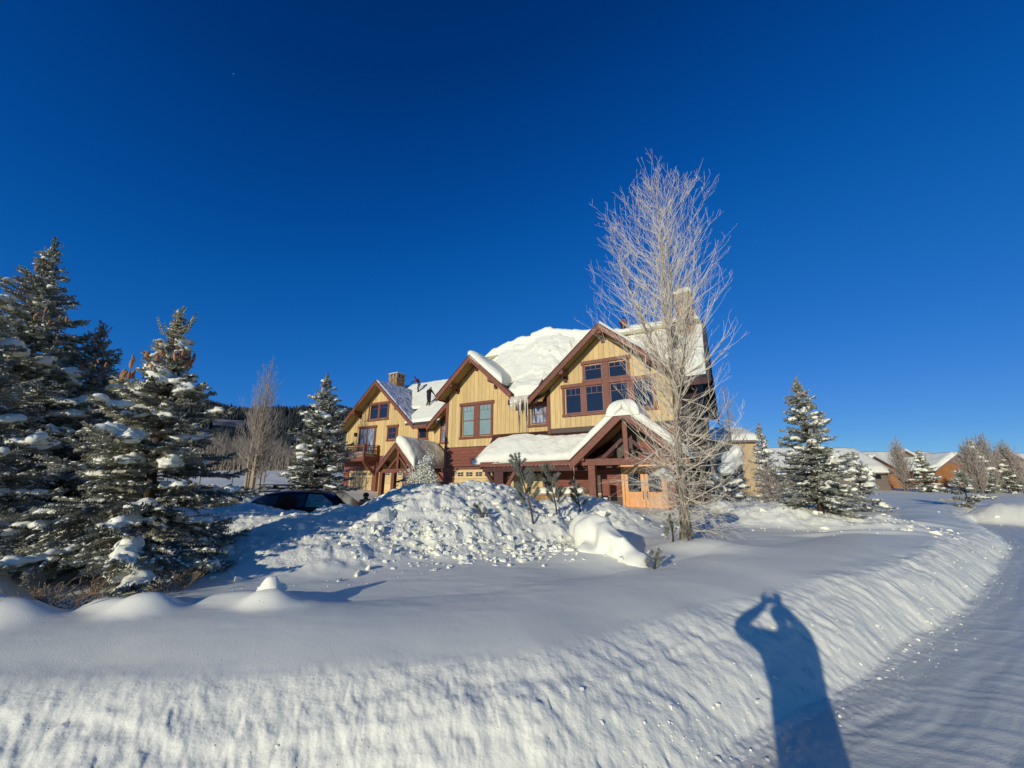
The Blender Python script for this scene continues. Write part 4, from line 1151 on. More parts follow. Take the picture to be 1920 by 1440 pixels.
def spruce(label, x, y, height, radius, seed, group=None, whorl=0.23, spacing=0.075, seglen=0.11, brush=0.030, needle='needle', snow=1.0,
           blade=3, teeth=3, lean=(0, 0), voxel=0.03, cones=0, base_z=None, droop=0.25, name='spruce_tree', bare=0.06, top_frost=False,
           dust=0.3, az_bias=None, snow_r=1.0, cone_cl=None, twiglen=0.45, skirt=1.0, tall_leader=False, power=0.78):
    rng = np.random.default_rng(seed); rn = random.Random(seed)
    z0 = ground_z(x, y) - 0.12 if base_z is None else base_z
    root = empty(name, (x, y, z0))
    tag(root, label, 'spruce', group)
    lx, ly = lean
    def axis(z): return np.array([lx * z / height, ly * z / height, z])
    # trunk
    mb = MB()
    k = 10
    mb.tube([axis(height * i / k) for i in range(k + 1)], [max(0.006, 0.02 * height * (1 - i / k) ** 0.9 + 0.004) for i in range(k + 1)], 8)
    mb.build('trunk', M['bark'], root, smooth=True)
    segS, segE, segT, segR = [], [], [], []
    brS, brE, brr = [], [], []
    blobs = []
    dusts = []
    z = height * bare
    wi = 0
    while z < height * 0.985:
        f = z / height
        Lmax = radius * ((1 - f) ** power) * (0.72 + 0.28 * min(1, f * 6 + skirt)) + 0.05
        nb = 6 if height > 3 else 5
        if f > 0.85: nb = 5
        a0 = rn.uniform(0, 6.28)
        for b in range(nb):
            az = a0 + 2 * math.pi * b / nb + rn.uniform(-0.28, 0.28)
            L = Lmax * rn.uniform(0.60, 1.15)
            if rn.random() < 0.10: L *= 0.6
            zz = z + rn.uniform(-0.5, 0.5) * whorl
            if zz > height: continue
            p0 = axis(max(0.02, zz))
            up = 0.95 if f > 0.88 else (0.62 * f + 0.0)
            dr = droop * (1 - f)
            d = np.array([math.cos(az), math.sin(az), 0.0])
            side = np.array([-math.sin(az), math.cos(az), 0.0])
            def bp(s):
                return p0 + d * L * s * (1.0 if f < 0.88 else 0.7) + np.array([0, 0, 1.0]) * L * (up * s - dr * 2.1 * s * s + (dr * 1.35 + 0.06) * s ** 4)
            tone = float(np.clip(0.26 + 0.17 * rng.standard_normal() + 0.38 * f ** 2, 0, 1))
            ns = max(2, int(L / 0.14))
            ss = np.linspace(0, 1, ns + 1)
            P = [bp(s) for s in ss]
            for i in range(ns):
                brS.append(P[i]); brE.append(P[i + 1]); brr.append(0.004 + 0.010 * L * (1 - ss[i]))
            # needles on the outer main axis
            m = max(1, int(L * 0.75 / seglen))
            for i in range(m):
                s0 = 0.25 + 0.75 * i / m; s1 = 0.25 + 0.75 * (i + 1) / m
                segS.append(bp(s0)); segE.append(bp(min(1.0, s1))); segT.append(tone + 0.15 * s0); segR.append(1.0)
            # side twigs
            nt = max(1, int(L * 0.9 / spacing))
            for i in range(nt):
                s = 0.06 + 0.92 * (i + rn.random() * 0.6) / nt
                c = bp(s)
                for sg in (-1, 1):
                    if rn.random() < 0.12: continue
                    tl = (twiglen * L * (1 - s) ** 0.7 + 0.07) * rn.uniform(0.6, 1.15)
                    dd = d * rn.uniform(0.55, 0.85) + side * sg * rn.uniform(0.6, 0.9) + np.array([0, 0, rn.uniform(-0.20, 0.42) - 0.15 * dr])
                    dd /= np.linalg.norm(dd)
                    k2 = max(1, int(round(tl / seglen)))
                    q = c
                    for j in range(k2):
                        dj = dd + np.array([0, 0, -0.10 * j * (1 - f) + rn.uniform(-0.08, 0.08)])
                        e = q + dj / np.linalg.norm(dj) * (tl / k2)
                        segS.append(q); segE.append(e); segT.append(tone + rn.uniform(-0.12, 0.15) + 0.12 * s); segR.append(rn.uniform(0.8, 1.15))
                        if j < k2 - 1 or k2 == 1:
                            # tertiary
                            for s3 in (-1, 1):
                                if rn.random() < 0.45: continue
                                t3 = dj + s3 * 0.8 * np.cross(dj, [0, 0, 1]) + np.array([0, 0, rn.uniform(-0.25, 0.55)])
                                t3 = t3 / np.linalg.norm(t3) * seglen * rn.uniform(0.6, 1.0)
                                segS.append(q); segE.append(q + t3); segT.append(tone + rn.uniform(-0.1, 0.2)); segR.append(rn.uniform(0.75, 1.05))
                        q = e
            # snow clumps along the outer branch
            if f < 0.93 and rn.random() < snow * (0.55 + 0.25 * (1 - f)):
                s_a = rn.uniform(0.30, 0.60); s_b = rn.uniform(0.70, 0.98)
                k3 = max(2, int((s_b - s_a) * L / (0.075 * snow_r)))
                for i in range(k3):
                    s = s_a + (s_b - s_a) * (i + rn.random() * 0.5) / k3
                    c = bp(s)
                    r = snow_r * rn.uniform(0.035, 0.075 + 0.05 * (0.35 < f < 0.75)) * (0.6 + 0.5 * min(L, 1.4))
                    w = twiglen * L * (1 - s) * 0.55
                    blobs.append((c[0] + rn.gauss(0, r * 0.3), c[1] + rn.gauss(0, r * 0.3), c[2] + 0.02 + r * 0.3, r * rn.uniform(0.8, 1.4), r * rn.uniform(0.7, 1.2), r * rn.uniform(0.45, 0.95), az))
                    for sg in (-1, 1):
                        if rn.random() < 0.55:
                            ww = rn.uniform(0.3, 1.0) * w
                            c2 = c + side * sg * ww + d * ww * 0.6
                            r2 = r * rn.uniform(0.45, 0.85)
                            blobs.append((c2[0], c2[1], c2[2] + r2 * 0.3 - 0.1 * ww, r2 * 1.5, r2, r2 * 0.65, az + sg * 0.8))
        z += whorl * (0.42 + 0.34 * (1 - f))
        wi += 1
    # leader shoots
    for i in range(5):
        a = rn.uniform(0, 6.28); h0 = height * (0.93 + 0.012 * i)
        p = axis(h0); e = p + np.array([math.cos(a) * 0.05, math.sin(a) * 0.05, 0.12 + 0.03 * i]) * min(1.6, height / 3)
        segS.append(p); segE.append(e); segT.append(0.6); segR.append(1.1)
    for i in range(4):
        p = axis(height * (0.94 + 0.02 * i)); e = axis(height * (0.97 + 0.025 * i)); segS.append(p); segE.append(e); segT.append(0.6); segR.append(1.2)
    if tall_leader:
        for i in range(9):
            a = rn.uniform(0, 6.28); h0 = height * rn.uniform(0.90, 0.99)
            p = axis(h0) + np.array([math.cos(a), math.sin(a), 0]) * rn.uniform(0.02, 0.2)
            e = p + np.array([math.cos(a) * 0.10, math.sin(a) * 0.10, rn.uniform(0.16, 0.30)])
            segS.append(p); segE.append((p + e) / 2); segT.append(1.0); segR.append(0.8)
            segS.append((p + e) / 2); segE.append(e); segT.append(1.0); segR.append(0.7)
        p = axis(height); segS.append(p - np.array([0, 0, .1])); segE.append(p + np.array([0.01, 0, 0.22])); segT.append(1.0); segR.append(0.8)
    S = np.array(segS); E = np.array(segE); T = np.array(segT); RR = np.array(segR)[:, None] * brush
    V, F, K = seg_brush(S, E, RR, blade, teeth, rng)
    tt = np.repeat(np.clip(T + 0.12 * rng.standard_normal(len(T)), 0, 1), K)
    # tips of the blades a little lighter
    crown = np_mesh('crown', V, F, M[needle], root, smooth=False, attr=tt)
    bV, bF, bK = seg_tubes(np.array(brS), np.array(brE), np.array(brr), np.array(brr) * 0.8, 4)
    tag(np_mesh('branches', bV, bF, M['bark'], root, smooth=True), kind='stuff')
    # thin snow lying on the twigs
    if dust > 0:
        pick = rng.random(len(S)) < dust * (0.25 + 1.1 * (vnoise(S[:, 0] * 2.2 + seed, S[:, 1] * 2.2, S[:, 2] * 2.2, seed) * 0.5 + 0.5))
        S2, E2 = S[pick], E[pick]
        n = len(S2)
        D = E2 - S2; Lh = np.linalg.norm(D, axis=1, keepdims=True); D = D / (Lh + 1e-9)
        W = np.cross(D, np.array([[0, 0, 1.0]])); W /= (np.linalg.norm(W, axis=1, keepdims=True) + 1e-9)
        w = brush * rng.uniform(0.45, 1.0, (n, 1)); h = brush * rng.uniform(0.35, 0.75, (n, 1))
        U = np.array([[0, 0, 1.0]])
        c0 = S2 + U * brush * 0.35; c1 = E2 + U * brush * 0.35; cm = (c0 + c1) / 2
        V2 = np.stack([c0, cm - W * w, c1, cm + W * w, cm + U * h + D * Lh * 0.12, cm + U * h - D * Lh * 0.15], 1).reshape(-1, 3)
        f = np.array([(0, 1, 5), (0, 5, 3), (5, 1, 4), (5, 4, 3), (4, 1, 2), (4, 2, 3), (0, 3, 1), (1, 3, 2)])
        F2 = (f[None] + (np.arange(n) * 6)[:, None, None]).reshape(-1, 3)
        tag(np_mesh('snow', V2, F2, M['snow_soft'], root, smooth=True), kind='stuff')
    snow_blobs('snow', blobs, root, voxel=voxel, seed=seed)
    # cones
    if cones:
        cme = cone_mesh()
        cl = cone_cl or [(0.86, 0.3)]
        for i in range(cones):
            fz, spread = cl[i % len(cl)][:2]
            aa = rn.uniform(0, 6.28); rr_ = rn.uniform(0.5, 0.85) * spread
            zz = height * fz + rn.gauss(0, 0.10)
            c = bpy.data.objects.new('cone', cme)
            ax_ = axis(zz)
            ox, oy = (cl[i % len(cl)][2:] + (0, 0))[:2] if len(cl[i % len(cl)]) > 2 else (0, 0)
            c.location = (ax_[0] + math.cos(aa) * rr_ + ox, ax_[1] + math.sin(aa) * rr_ + oy, zz)
            sc = rn.uniform(1.2, 1.6)
            c.scale = (sc, sc, sc)
            c.rotation_euler = (rn.uniform(-0.3, 0.3), rn.uniform(-0.3, 0.3), rn.uniform(0, 6))
            link(c, root)
    return root

# near group at the left
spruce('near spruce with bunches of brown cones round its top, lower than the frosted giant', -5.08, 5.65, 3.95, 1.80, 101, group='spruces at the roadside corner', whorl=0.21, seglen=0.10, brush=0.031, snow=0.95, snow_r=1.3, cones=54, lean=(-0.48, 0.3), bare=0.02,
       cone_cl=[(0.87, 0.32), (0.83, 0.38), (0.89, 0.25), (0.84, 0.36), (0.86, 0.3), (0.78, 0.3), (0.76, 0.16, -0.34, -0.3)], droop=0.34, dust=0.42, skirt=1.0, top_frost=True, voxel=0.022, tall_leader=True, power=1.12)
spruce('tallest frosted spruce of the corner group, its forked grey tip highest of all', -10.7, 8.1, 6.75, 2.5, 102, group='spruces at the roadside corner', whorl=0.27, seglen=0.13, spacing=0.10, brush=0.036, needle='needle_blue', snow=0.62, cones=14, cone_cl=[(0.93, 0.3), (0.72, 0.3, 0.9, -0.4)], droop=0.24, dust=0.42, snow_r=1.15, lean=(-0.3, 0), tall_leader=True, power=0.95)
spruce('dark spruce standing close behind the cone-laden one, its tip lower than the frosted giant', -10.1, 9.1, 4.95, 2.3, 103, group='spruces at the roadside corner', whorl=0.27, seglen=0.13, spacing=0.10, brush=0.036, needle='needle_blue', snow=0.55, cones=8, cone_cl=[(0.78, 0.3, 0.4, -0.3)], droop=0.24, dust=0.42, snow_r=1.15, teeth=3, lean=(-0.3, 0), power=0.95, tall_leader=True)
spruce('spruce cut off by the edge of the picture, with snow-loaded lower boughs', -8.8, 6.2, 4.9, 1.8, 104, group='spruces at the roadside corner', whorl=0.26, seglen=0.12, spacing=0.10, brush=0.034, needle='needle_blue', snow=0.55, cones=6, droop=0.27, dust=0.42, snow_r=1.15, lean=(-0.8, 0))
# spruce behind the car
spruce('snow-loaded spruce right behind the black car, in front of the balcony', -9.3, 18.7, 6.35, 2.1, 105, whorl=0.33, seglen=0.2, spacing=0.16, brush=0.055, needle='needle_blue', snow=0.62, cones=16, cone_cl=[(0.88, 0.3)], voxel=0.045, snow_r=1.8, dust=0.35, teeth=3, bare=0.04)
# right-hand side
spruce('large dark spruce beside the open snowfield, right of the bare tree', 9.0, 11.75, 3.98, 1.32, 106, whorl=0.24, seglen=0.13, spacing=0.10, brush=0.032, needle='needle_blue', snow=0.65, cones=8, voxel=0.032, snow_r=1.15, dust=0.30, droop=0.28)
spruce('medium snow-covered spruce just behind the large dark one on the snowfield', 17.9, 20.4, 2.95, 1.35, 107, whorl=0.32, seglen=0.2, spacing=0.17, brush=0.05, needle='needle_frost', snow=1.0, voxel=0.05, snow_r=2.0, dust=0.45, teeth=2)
for i, (px, py, hh, rr, sd_, lb) in enumerate((
        (9.9, 18.2, 2.9, 1.5, 201, 'low frosted spruce against the dark end wall of the house'),
        (12.4, 19.2, 4.15, 1.0, 202, 'slim frosted spruce with a brown patch, left of the large dark spruce'),
        (8.4, 15.6, 1.9, 1.25, 203, 'smallest frosted spruce, tangled with the bare tree twigs'),
        (12.0, 16.0, 2.0, 1.4, 204, 'squat frosted spruce touching the large dark spruce'))):
    spruce(lb, px, py, hh, rr, sd_, group='frosted spruces at the end of the house', whorl=0.3, seglen=0.18, spacing=0.15, brush=0.042, needle='needle_frost', snow=0.8, voxel=0.05, snow_r=1.4, dust=0.4, teeth=2)
far = (
    (51.2, 49.0, 5.0, 2.0, 301, 'spruce in front of the valley between the two orange house walls'),
    (28.3, 24.9, 2.3, 1.5, 302, 'low spruce with two thick snow pads, nearest the bend of the road'),
    (54.6, 46.0, 6.0, 1.9, 303, 'tall narrow spruce among the far pale bare trees'),
    (57.5, 46.0, 4.4, 1.9, 304, 'short grey spruce under the far pale bare trees'),
    (25.0, 36.5, 2.6, 1.2, 306, 'small spruce left of the far orange house'))
for px, py, hh, rr, sd_, lb in far:
    spruce(lb, px, py, hh, rr, sd_, group='spruces in front of the far houses', whorl=0.5, seglen=0.36, spacing=0.34, brush=0.10, needle='needle_blue', snow=0.7, voxel=0.07, snow_r=1.5 if hh < 3 else 2.3, dust=0.35, teeth=2, blade=2)

def bare_tree(label, x, y, height, seed, spread=0.22, r0=0.12, levels=3, n1=60, start=0.06, mtrunk='bark_trunk', mtwig='bark_pale', cat='bare tree', group=None, name='bare_tree',
              twig=1.0, curve=0.55, leaders=(), lean=(0, 0), tr=0.0022, sub=9, droopy=0, prof=None, sub2=4, base_z=None, multi=1, thin=1.0, tangle=0):
    rn = random.Random(seed)
    z0 = ground_z(x, y) - 0.15 if base_z is None else base_z
    root = empty(name, (x, y, z0)); tag(root, label, cat, group)
    tS, tE, ta, tb, tc = [], [], [], [], []
    def grow(p, d, L, r, lev, upw, steps):
        pts = [p]
        q = p.copy(); dd = d.copy()
        sl = L / steps
        for i in range(steps):
            dd = dd + np.array([rn.gauss(0, 0.10), rn.gauss(0, 0.10), upw * 0.22 + rn.gauss(0, 0.05)])
            dd /= np.linalg.norm(dd)
            e = q + dd * sl
            ra = max(tr, r * (1 - i / steps)); rb = max(tr * 0.8, r * (1 - (i + 1) / steps))
            tS.append(q); tE.append(e); ta.append(ra); tb.append(rb); tc.append(min(1, 0.35 + 0.25 * lev + rn.uniform(-0.15, 0.25)))
            q = e; pts.append((q, dd.copy()))
        return pts
    def branch(p, d, L, r, lev, upw):
        steps = max(3, min(9, int(L / (0.11 * max(1, height / 8)))))
        pts = grow(p, d, L, r, lev, upw, steps)
        if lev < levels:
            k = sub if lev == 1 else sub2
            k = max(1, int(k * (0.5 + 0.7 * min(1.0, L / (0.18 * height)))))
            for j in range(k):
                i = rn.randint(max(1, int(steps * 0.2)), steps)
                q, dd = pts[i]
                az = rn.uniform(0, 6.28); sp = rn.uniform(0.4, 0.9)
                nd = dd + np.array([math.cos(az) * sp, math.sin(az) * sp, rn.uniform(-0.1, 0.3) if upw > 0 else rn.uniform(-0.4, 0.2)])
                nd /= np.linalg.norm(nd)
                frac = 1 - i / steps
                branch(q, nd, L * (0.22 + 0.42 * frac) * rn.uniform(0.6, 1.15), max(tr, r * 0.45 * (0.4 + frac)), lev + 1, upw)
    trunks = MB()
    for mt_ in range(multi):
        bx, by = (0, 0) if multi == 1 else (rn.uniform(-0.35, 0.35) * multi * 0.3, rn.uniform(-0.35, 0.35) * multi * 0.3)
        hh = height if multi == 1 else height * rn.uniform(0.75, 1.0)
        lnx, lny = (lean[0] + (0 if multi == 1 else rn.uniform(-0.5, 0.5)), lean[1] + (0 if multi == 1 else rn.uniform(-0.5, 0.5)))
        K = 16
        wob = [(0, 0)]
        for i in range(K): wob.append((wob[-1][0] + rn.gauss(0, 0.012) * hh / 8, wob[-1][1] + rn.gauss(0, 0.012) * hh / 8))
        def ax(f):
            i = min(K - 1, int(f * K)); t = f * K - i
            wx = wob[i][0] * (1 - t) + wob[i + 1][0] * t; wy = wob[i][1] * (1 - t) + wob[i + 1][1] * t
            return np.array([bx + lnx * f + wx, by + lny * f + wy, hh * f])
        def rad(f): return max(tr * 2, r0 * (1 - f) ** 0.85 * (1 + 0.55 * math.exp(-f * 22)))
        trunks.tube([ax(i / K) for i in range(K + 1)], [rad(i / K) for i in range(K + 1)], 10)
        for fl, az, L, r in leaders:
            p = ax(fl)
            pts = [p]; dd = np.array([math.cos(az) * 0.40, math.sin(az) * 0.40, 0.9]); dd /= np.linalg.norm(dd)
            q = p
            S_ = 14
            rr_ = [r]
            for i in range(S_):
                dd = dd + np.array([rn.gauss(0, 0.03), rn.gauss(0, 0.03), 0.10]); dd /= np.linalg.norm(dd)
                q = q + dd * L / S_; pts.append(q); rr_.append(max(tr * 2, r * (1 - (i + 1) / S_)))
            trunks.tube(pts, rr_, 8)
            for j in range(int(n1 * 0.30)):
                i = rn.randint(2, S_); q = pts[i]
                a = rn.uniform(0, 6.28)
                d = np.array([math.cos(a) * 0.8, math.sin(a) * 0.8, 0.6]); d /= np.linalg.norm(d)
                Lb = height * spread * 0.55 * (1.0 - 0.75 * i / S_) * rn.uniform(0.6, 1.1)
                branch(q, d, Lb, rr_[i] * 0.45, 1, 1)
        for j in range(n1):
            f = start + (0.985 - start) * ((j + rn.random()) / n1) ** 0.92
            a = j * 2.399 + rn.uniform(-0.5, 0.5)
            pf = prof(f) if prof else (min(1.0, 0.35 + 1.6 * f) * (1 - f) ** 0.75 * 1.45)
            Lb = height * spread * max(0.08, pf) * rn.uniform(0.65, 1.15)
            el = 0.25 + 0.9 * f
            upw = 1.0
            if droopy and f < droopy and rn.random() < 1.15 - f / droopy:
                el = rn.uniform(-0.5, 0.5); upw = rn.choice((-0.6, -0.2, 0.4, 0.8)); Lb *= rn.uniform(0.5, 1.0)
            d = np.array([math.cos(a), math.sin(a), el]); d /= np.linalg.norm(d)
            branch(ax(f), d, Lb, thin * min(rad(f) * 0.5, 0.016 * height / 8 + Lb * 0.008), 1, upw * curve)
        for j in range(tangle):
            f = rn.uniform(0.025, 0.30); a = rn.uniform(0, 6.28)
            d = np.array([math.cos(a), math.sin(a), rn.uniform(-0.5, 0.9)]); d /= np.linalg.norm(d)
            branch(ax(f), d, rn.uniform(0.6, 1.5) * (1 - f), 0.007, 1, rn.choice((-0.5, -0.1, 0.3, 0.7)))
    tko = trunks.build('trunk', M[mtrunk], root, smooth=True)
    if multi > 3: tag(tko, kind='stuff')
    S = np.array(tS); E = np.array(tE)
    V, F, K2 = seg_tubes(S, E, np.array(ta), np.array(tb), 4 if len(S) < 60000 else 3)
    np_mesh('crown', V, F, M[mtwig], root, smooth=True, attr=np.repeat(np.clip(tc, 0, 1), K2))
    return root

def main_prof(f):
    return float(np.interp(f, [0, 0.08, 0.16, 0.30, 0.45, 0.6, 0.75, 0.88, 0.96, 1], [0.50, 0.72, 0.85, 1.0, 1.08, 1.04, 0.86, 0.55, 0.30, 0.12]))
bare_tree('tall bare frosted tree standing in front of the house porch, the tallest thing in view', 3.51, 8.26, 9.05, 7, spread=0.25, r0=0.095, n1=165, start=0.04, lean=(0.33, 0.25), levels=3, sub=7, sub2=3,
          leaders=((0.37, 2.9, 4.3, 0.045), (0.34, 0.2, 3.8, 0.036), (0.48, 4.6, 3.2, 0.028), (0.28, 1.2, 3.2, 0.03), (0.30, 5.3, 3.0, 0.028)), droopy=0.36, prof=main_prof, tr=0.0020, curve=0.34, thin=0.5, tangle=130)
bare_tree('group of slim pale bare trunks growing together, left of the snow-loaded spruce', -18.9, 28.6, 10.8, 21, spread=0.22, r0=0.09, n1=44, start=0.10, levels=3, sub=5, sub2=3, multi=6, mtrunk='bark_pale', mtwig='bark_grey', tr=0.0055, curve=0.7)
bare_tree('leafless shrub beside the frosted spruces, with arching grey twigs', 9.0, 13.4, 1.9, 33, spread=0.42, r0=0.02, n1=26, start=0.02, levels=2, sub=5, multi=4, mtrunk='bark_grey', mtwig='bark_grey', cat='shrub', name='bare_shrub', tr=0.004)
bare_tree('bare tree rising just beyond the end wall of the house', 13.6, 24.0, 7.6, 34, spread=0.24, r0=0.07, n1=50, start=0.2, levels=3, sub=6, tr=0.006, mtrunk='bark_grey', mtwig='bark_grey')
for i, (px, py, hh, sd_, lb, mu) in enumerate((
        (51.0, 51.5, 7.4, 41, 'thin bare tree against the snowy roof of the far orange house', 3),
        (52.6, 45.0, 6.8, 42, 'pale bare tree left of the tall narrow far spruce', 3),
        (56.0, 46.5, 7.2, 43, 'widest hazy pale bare tree right of the far orange house', 4),
        (58.6, 46.0, 6.6, 44, 'pale bare tree nearest the far house at the edge of view', 4),
        (60.5, 48.0, 6.6, 45, 'smaller pale bare tree at the right end of its hazy row', 3))):
    bare_tree(lb, px, py, hh, sd_, group='pale bare trees near the far houses', spread=0.30, r0=0.08, n1=60, start=0.06, levels=3, sub=6, sub2=3, multi=mu + 1, mtrunk='bark_grey', mtwig='bark_grey', tr=0.010, curve=0.7)

bare_tree('tangle of brown dead twigs at the snowy foot of the cone-bearing spruce', -4.2, 4.55, 0.36, 88, spread=1.0, r0=0.010, n1=18, start=0.02, levels=2, sub=5, multi=5, mtrunk='bark_brown', mtwig='bark_brown', cat='dead twigs', name='dead_twigs', tr=0.003, curve=0.15)
# young pines sticking out of the pile
def young_pine(label, x, y, height, seed, lean=(0, 0), group='young pines in the snow pile', n=9, name='young_pine', r=0.05, base_z=None):
    rn = random.Random(seed); rng = np.random.default_rng(seed)
    z0 = (ground_z(x, y) - 0.12) if base_z is None else base_z
    root = empty(name, (x, y, z0)); tag(root, label, 'pine', group)
    K = 10
    ax = lambda f: np.array([lean[0] * f + 0.03 * math.sin(5 * f), lean[1] * f, height * f])
    MB().tube([ax(i / K) for i in range(K + 1)], [0.024 * (1 - 0.7 * i / K) for i in range(K + 1)], 7).build('trunk', M['bark'], root, smooth=True)
    S, E, T, RR = [], [], [], []
    def shoot(p, d, L):
        k = max(2, int(L / 0.07))
        q = p
        dd = d.copy()
        for i in range(k):
            dd = dd + np.array([rn.gauss(0, .06), rn.gauss(0, .06), 0.16]); dd /= np.linalg.norm(dd)
            e = q + dd * L / k
            if i >= k * 0.25: S.append(q); E.append(e); T.append(rn.uniform(0.15, 0.75)); RR.append(rn.uniform(0.85, 1.2))
            q = e
    for i in range(4 * n):
        f = 0.28 + 0.68 * (i + rn.random()) / (4 * n)
        a = rn.uniform(0, 6.28)
        L = height * 0.30 * (1 - f) ** 0.6 * rn.uniform(0.6, 1.2) + 0.08
        d = np.array([math.cos(a), math.sin(a), 0.45]); d /= np.linalg.norm(d)
        shoot(ax(f), d, L)
    for i in range(8): S.append(ax(0.6 + 0.05 * i)); E.append(ax(min(1.06, 0.66 + 0.05 * i))); T.append(0.5); RR.append(1.1)
    V, F, K2 = seg_brush(np.array(S), np.array(E), np.array(RR)[:, None] * r, 4, 4, rng, fwd=1.1)
    np_mesh('crown', V, F, M['pine'], root, smooth=False, attr=np.repeat(np.clip(T, 0, 1), K2))
    return root
young_pine('tallest young pine sticking out of the snow pile, in front of the garage', 0.48, 8.75, 1.62, 61, lean=(-0.38, 0))
young_pine('second young pine of the pile, shorter, right of the tallest one', 1.02, 9.1, 1.36, 62, lean=(-0.18, 0.1))
young_pine('third young pine, half buried and dark, beside the smooth snow mound', 1.75, 10.4, 0.95, 63, lean=(-0.1, 0), n=7)
young_pine('dark pine tip poking out of the middle of the snow pile', -0.55, 8.35, 0.42, 64, lean=(-0.15, 0), n=4, r=0.045)
young_pine('little pine sprig at the lower end of the smooth snow mound', 1.95, 6.05, 0.36, 65, lean=(0.2, -0.05), n=3, group=None, r=0.04)
young_pine('drooping green pine sprig left of the bare tree foot', 3.0, 7.75, 0.62, 66, lean=(0.05, 0), n=4, group='sprigs at the bare tree foot', r=0.035)
young_pine('short green pine sprig close to the bare tree foot', 3.22, 7.65, 0.36, 67, lean=(0.1, 0), n=3, group='sprigs at the bare tree foot', r=0.035)
# ------------------------------------------------------------------ smooth drift over a buried shrub, loose lumps
def mound(label, name, blobs, voxel=0.03, it=12, cat='snow mound', group=None, m='snow_soft', loc=(0, 0, 0)):
    root = snow_blobs(name, blobs, None, voxel=voxel, smooth_it=it, mt=m)
    del root['kind']
    tag(root, label, cat, group)
    return root
mound('large smooth wind-rounded snow mound with a hollow under its upper end, beside the young pines', 'snow_mound',
      [(1.42, 7.85, 0.86, 0.42, 0.34, 0.36, -0.9), (1.52, 7.50, 0.80, 0.46, 0.36, 0.42, -1.1), (1.66, 7.15, 0.70, 0.44, 0.36, 0.40, -1.1), (1.80, 6.85, 0.60, 0.40, 0.33, 0.34, -1.1),
       (1.92, 6.55, 0.52, 0.34, 0.28, 0.26, -1.1), (2.02, 6.28, 0.48, 0.22, 0.2, 0.16, -1.0), (1.45, 7.3, 0.5, 0.5, 0.5, 0.3, 0), (1.62, 6.9, 0.42, 0.42, 0.45, 0.26, 0)], voxel=0.028, it=45)
for i, (x, y, r, h, lb) in enumerate(((-4.98, 3.98, 0.15, 0.16, 'small snow knob under the lowest boughs of the corner spruces'),
                                      (-2.42, 4.22, 0.10, 0.13, 'little snow knob standing alone on the snowfield right of the spruces'))):
    z = ground_z(x, y)
    mound(lb, 'snow_mound', [(x, y, z - 0.02, r, r * 0.75, h, 0.2 * i), (x + r * 0.6, y + 0.05, z - 0.03, r * 0.9, r * 0.8, h * 0.5, 0), (x - r * 0.6, y + 0.02, z - 0.03, r * 0.8, r * 0.8, h * 0.45, 0)], voxel=0.014, it=8, group='snow humps under the spruces')
z = ground_z(6.0, 9.6)
mound('rounded snow cap resting in the twigs right of the bare tree trunk', 'snow_clump', [(5.35, 10.4, 1.12, 0.34, 0.26, 0.22, 0.3), (5.6, 10.5, 1.14, 0.24, 0.2, 0.2, 0)], voxel=0.03, it=4, cat='snow clump')
mound('snow clump hanging in the tree twigs in front of the orange door', 'snow_clump', [(3.62, 9.4, 1.98, 0.20, 0.14, 0.16, 0.3), (3.78, 9.45, 1.88, 0.14, 0.12, 0.16, 0), (3.5, 9.4, 1.98, 0.14, 0.1, 0.10, 0)], voxel=0.025, it=3, cat='snow clump')
mound('snow pad half way up the end wall of the house, behind the twigs', 'snow_clump', [(8.6, 15.4, 2.5, 0.45, 0.3, 0.5, 0.3), (8.9, 15.4, 2.9, 0.3, 0.25, 0.35, 0), (8.3, 15.3, 2.2, 0.3, 0.25, 0.3, 0)], voxel=0.05, it=3, cat='snow clump')

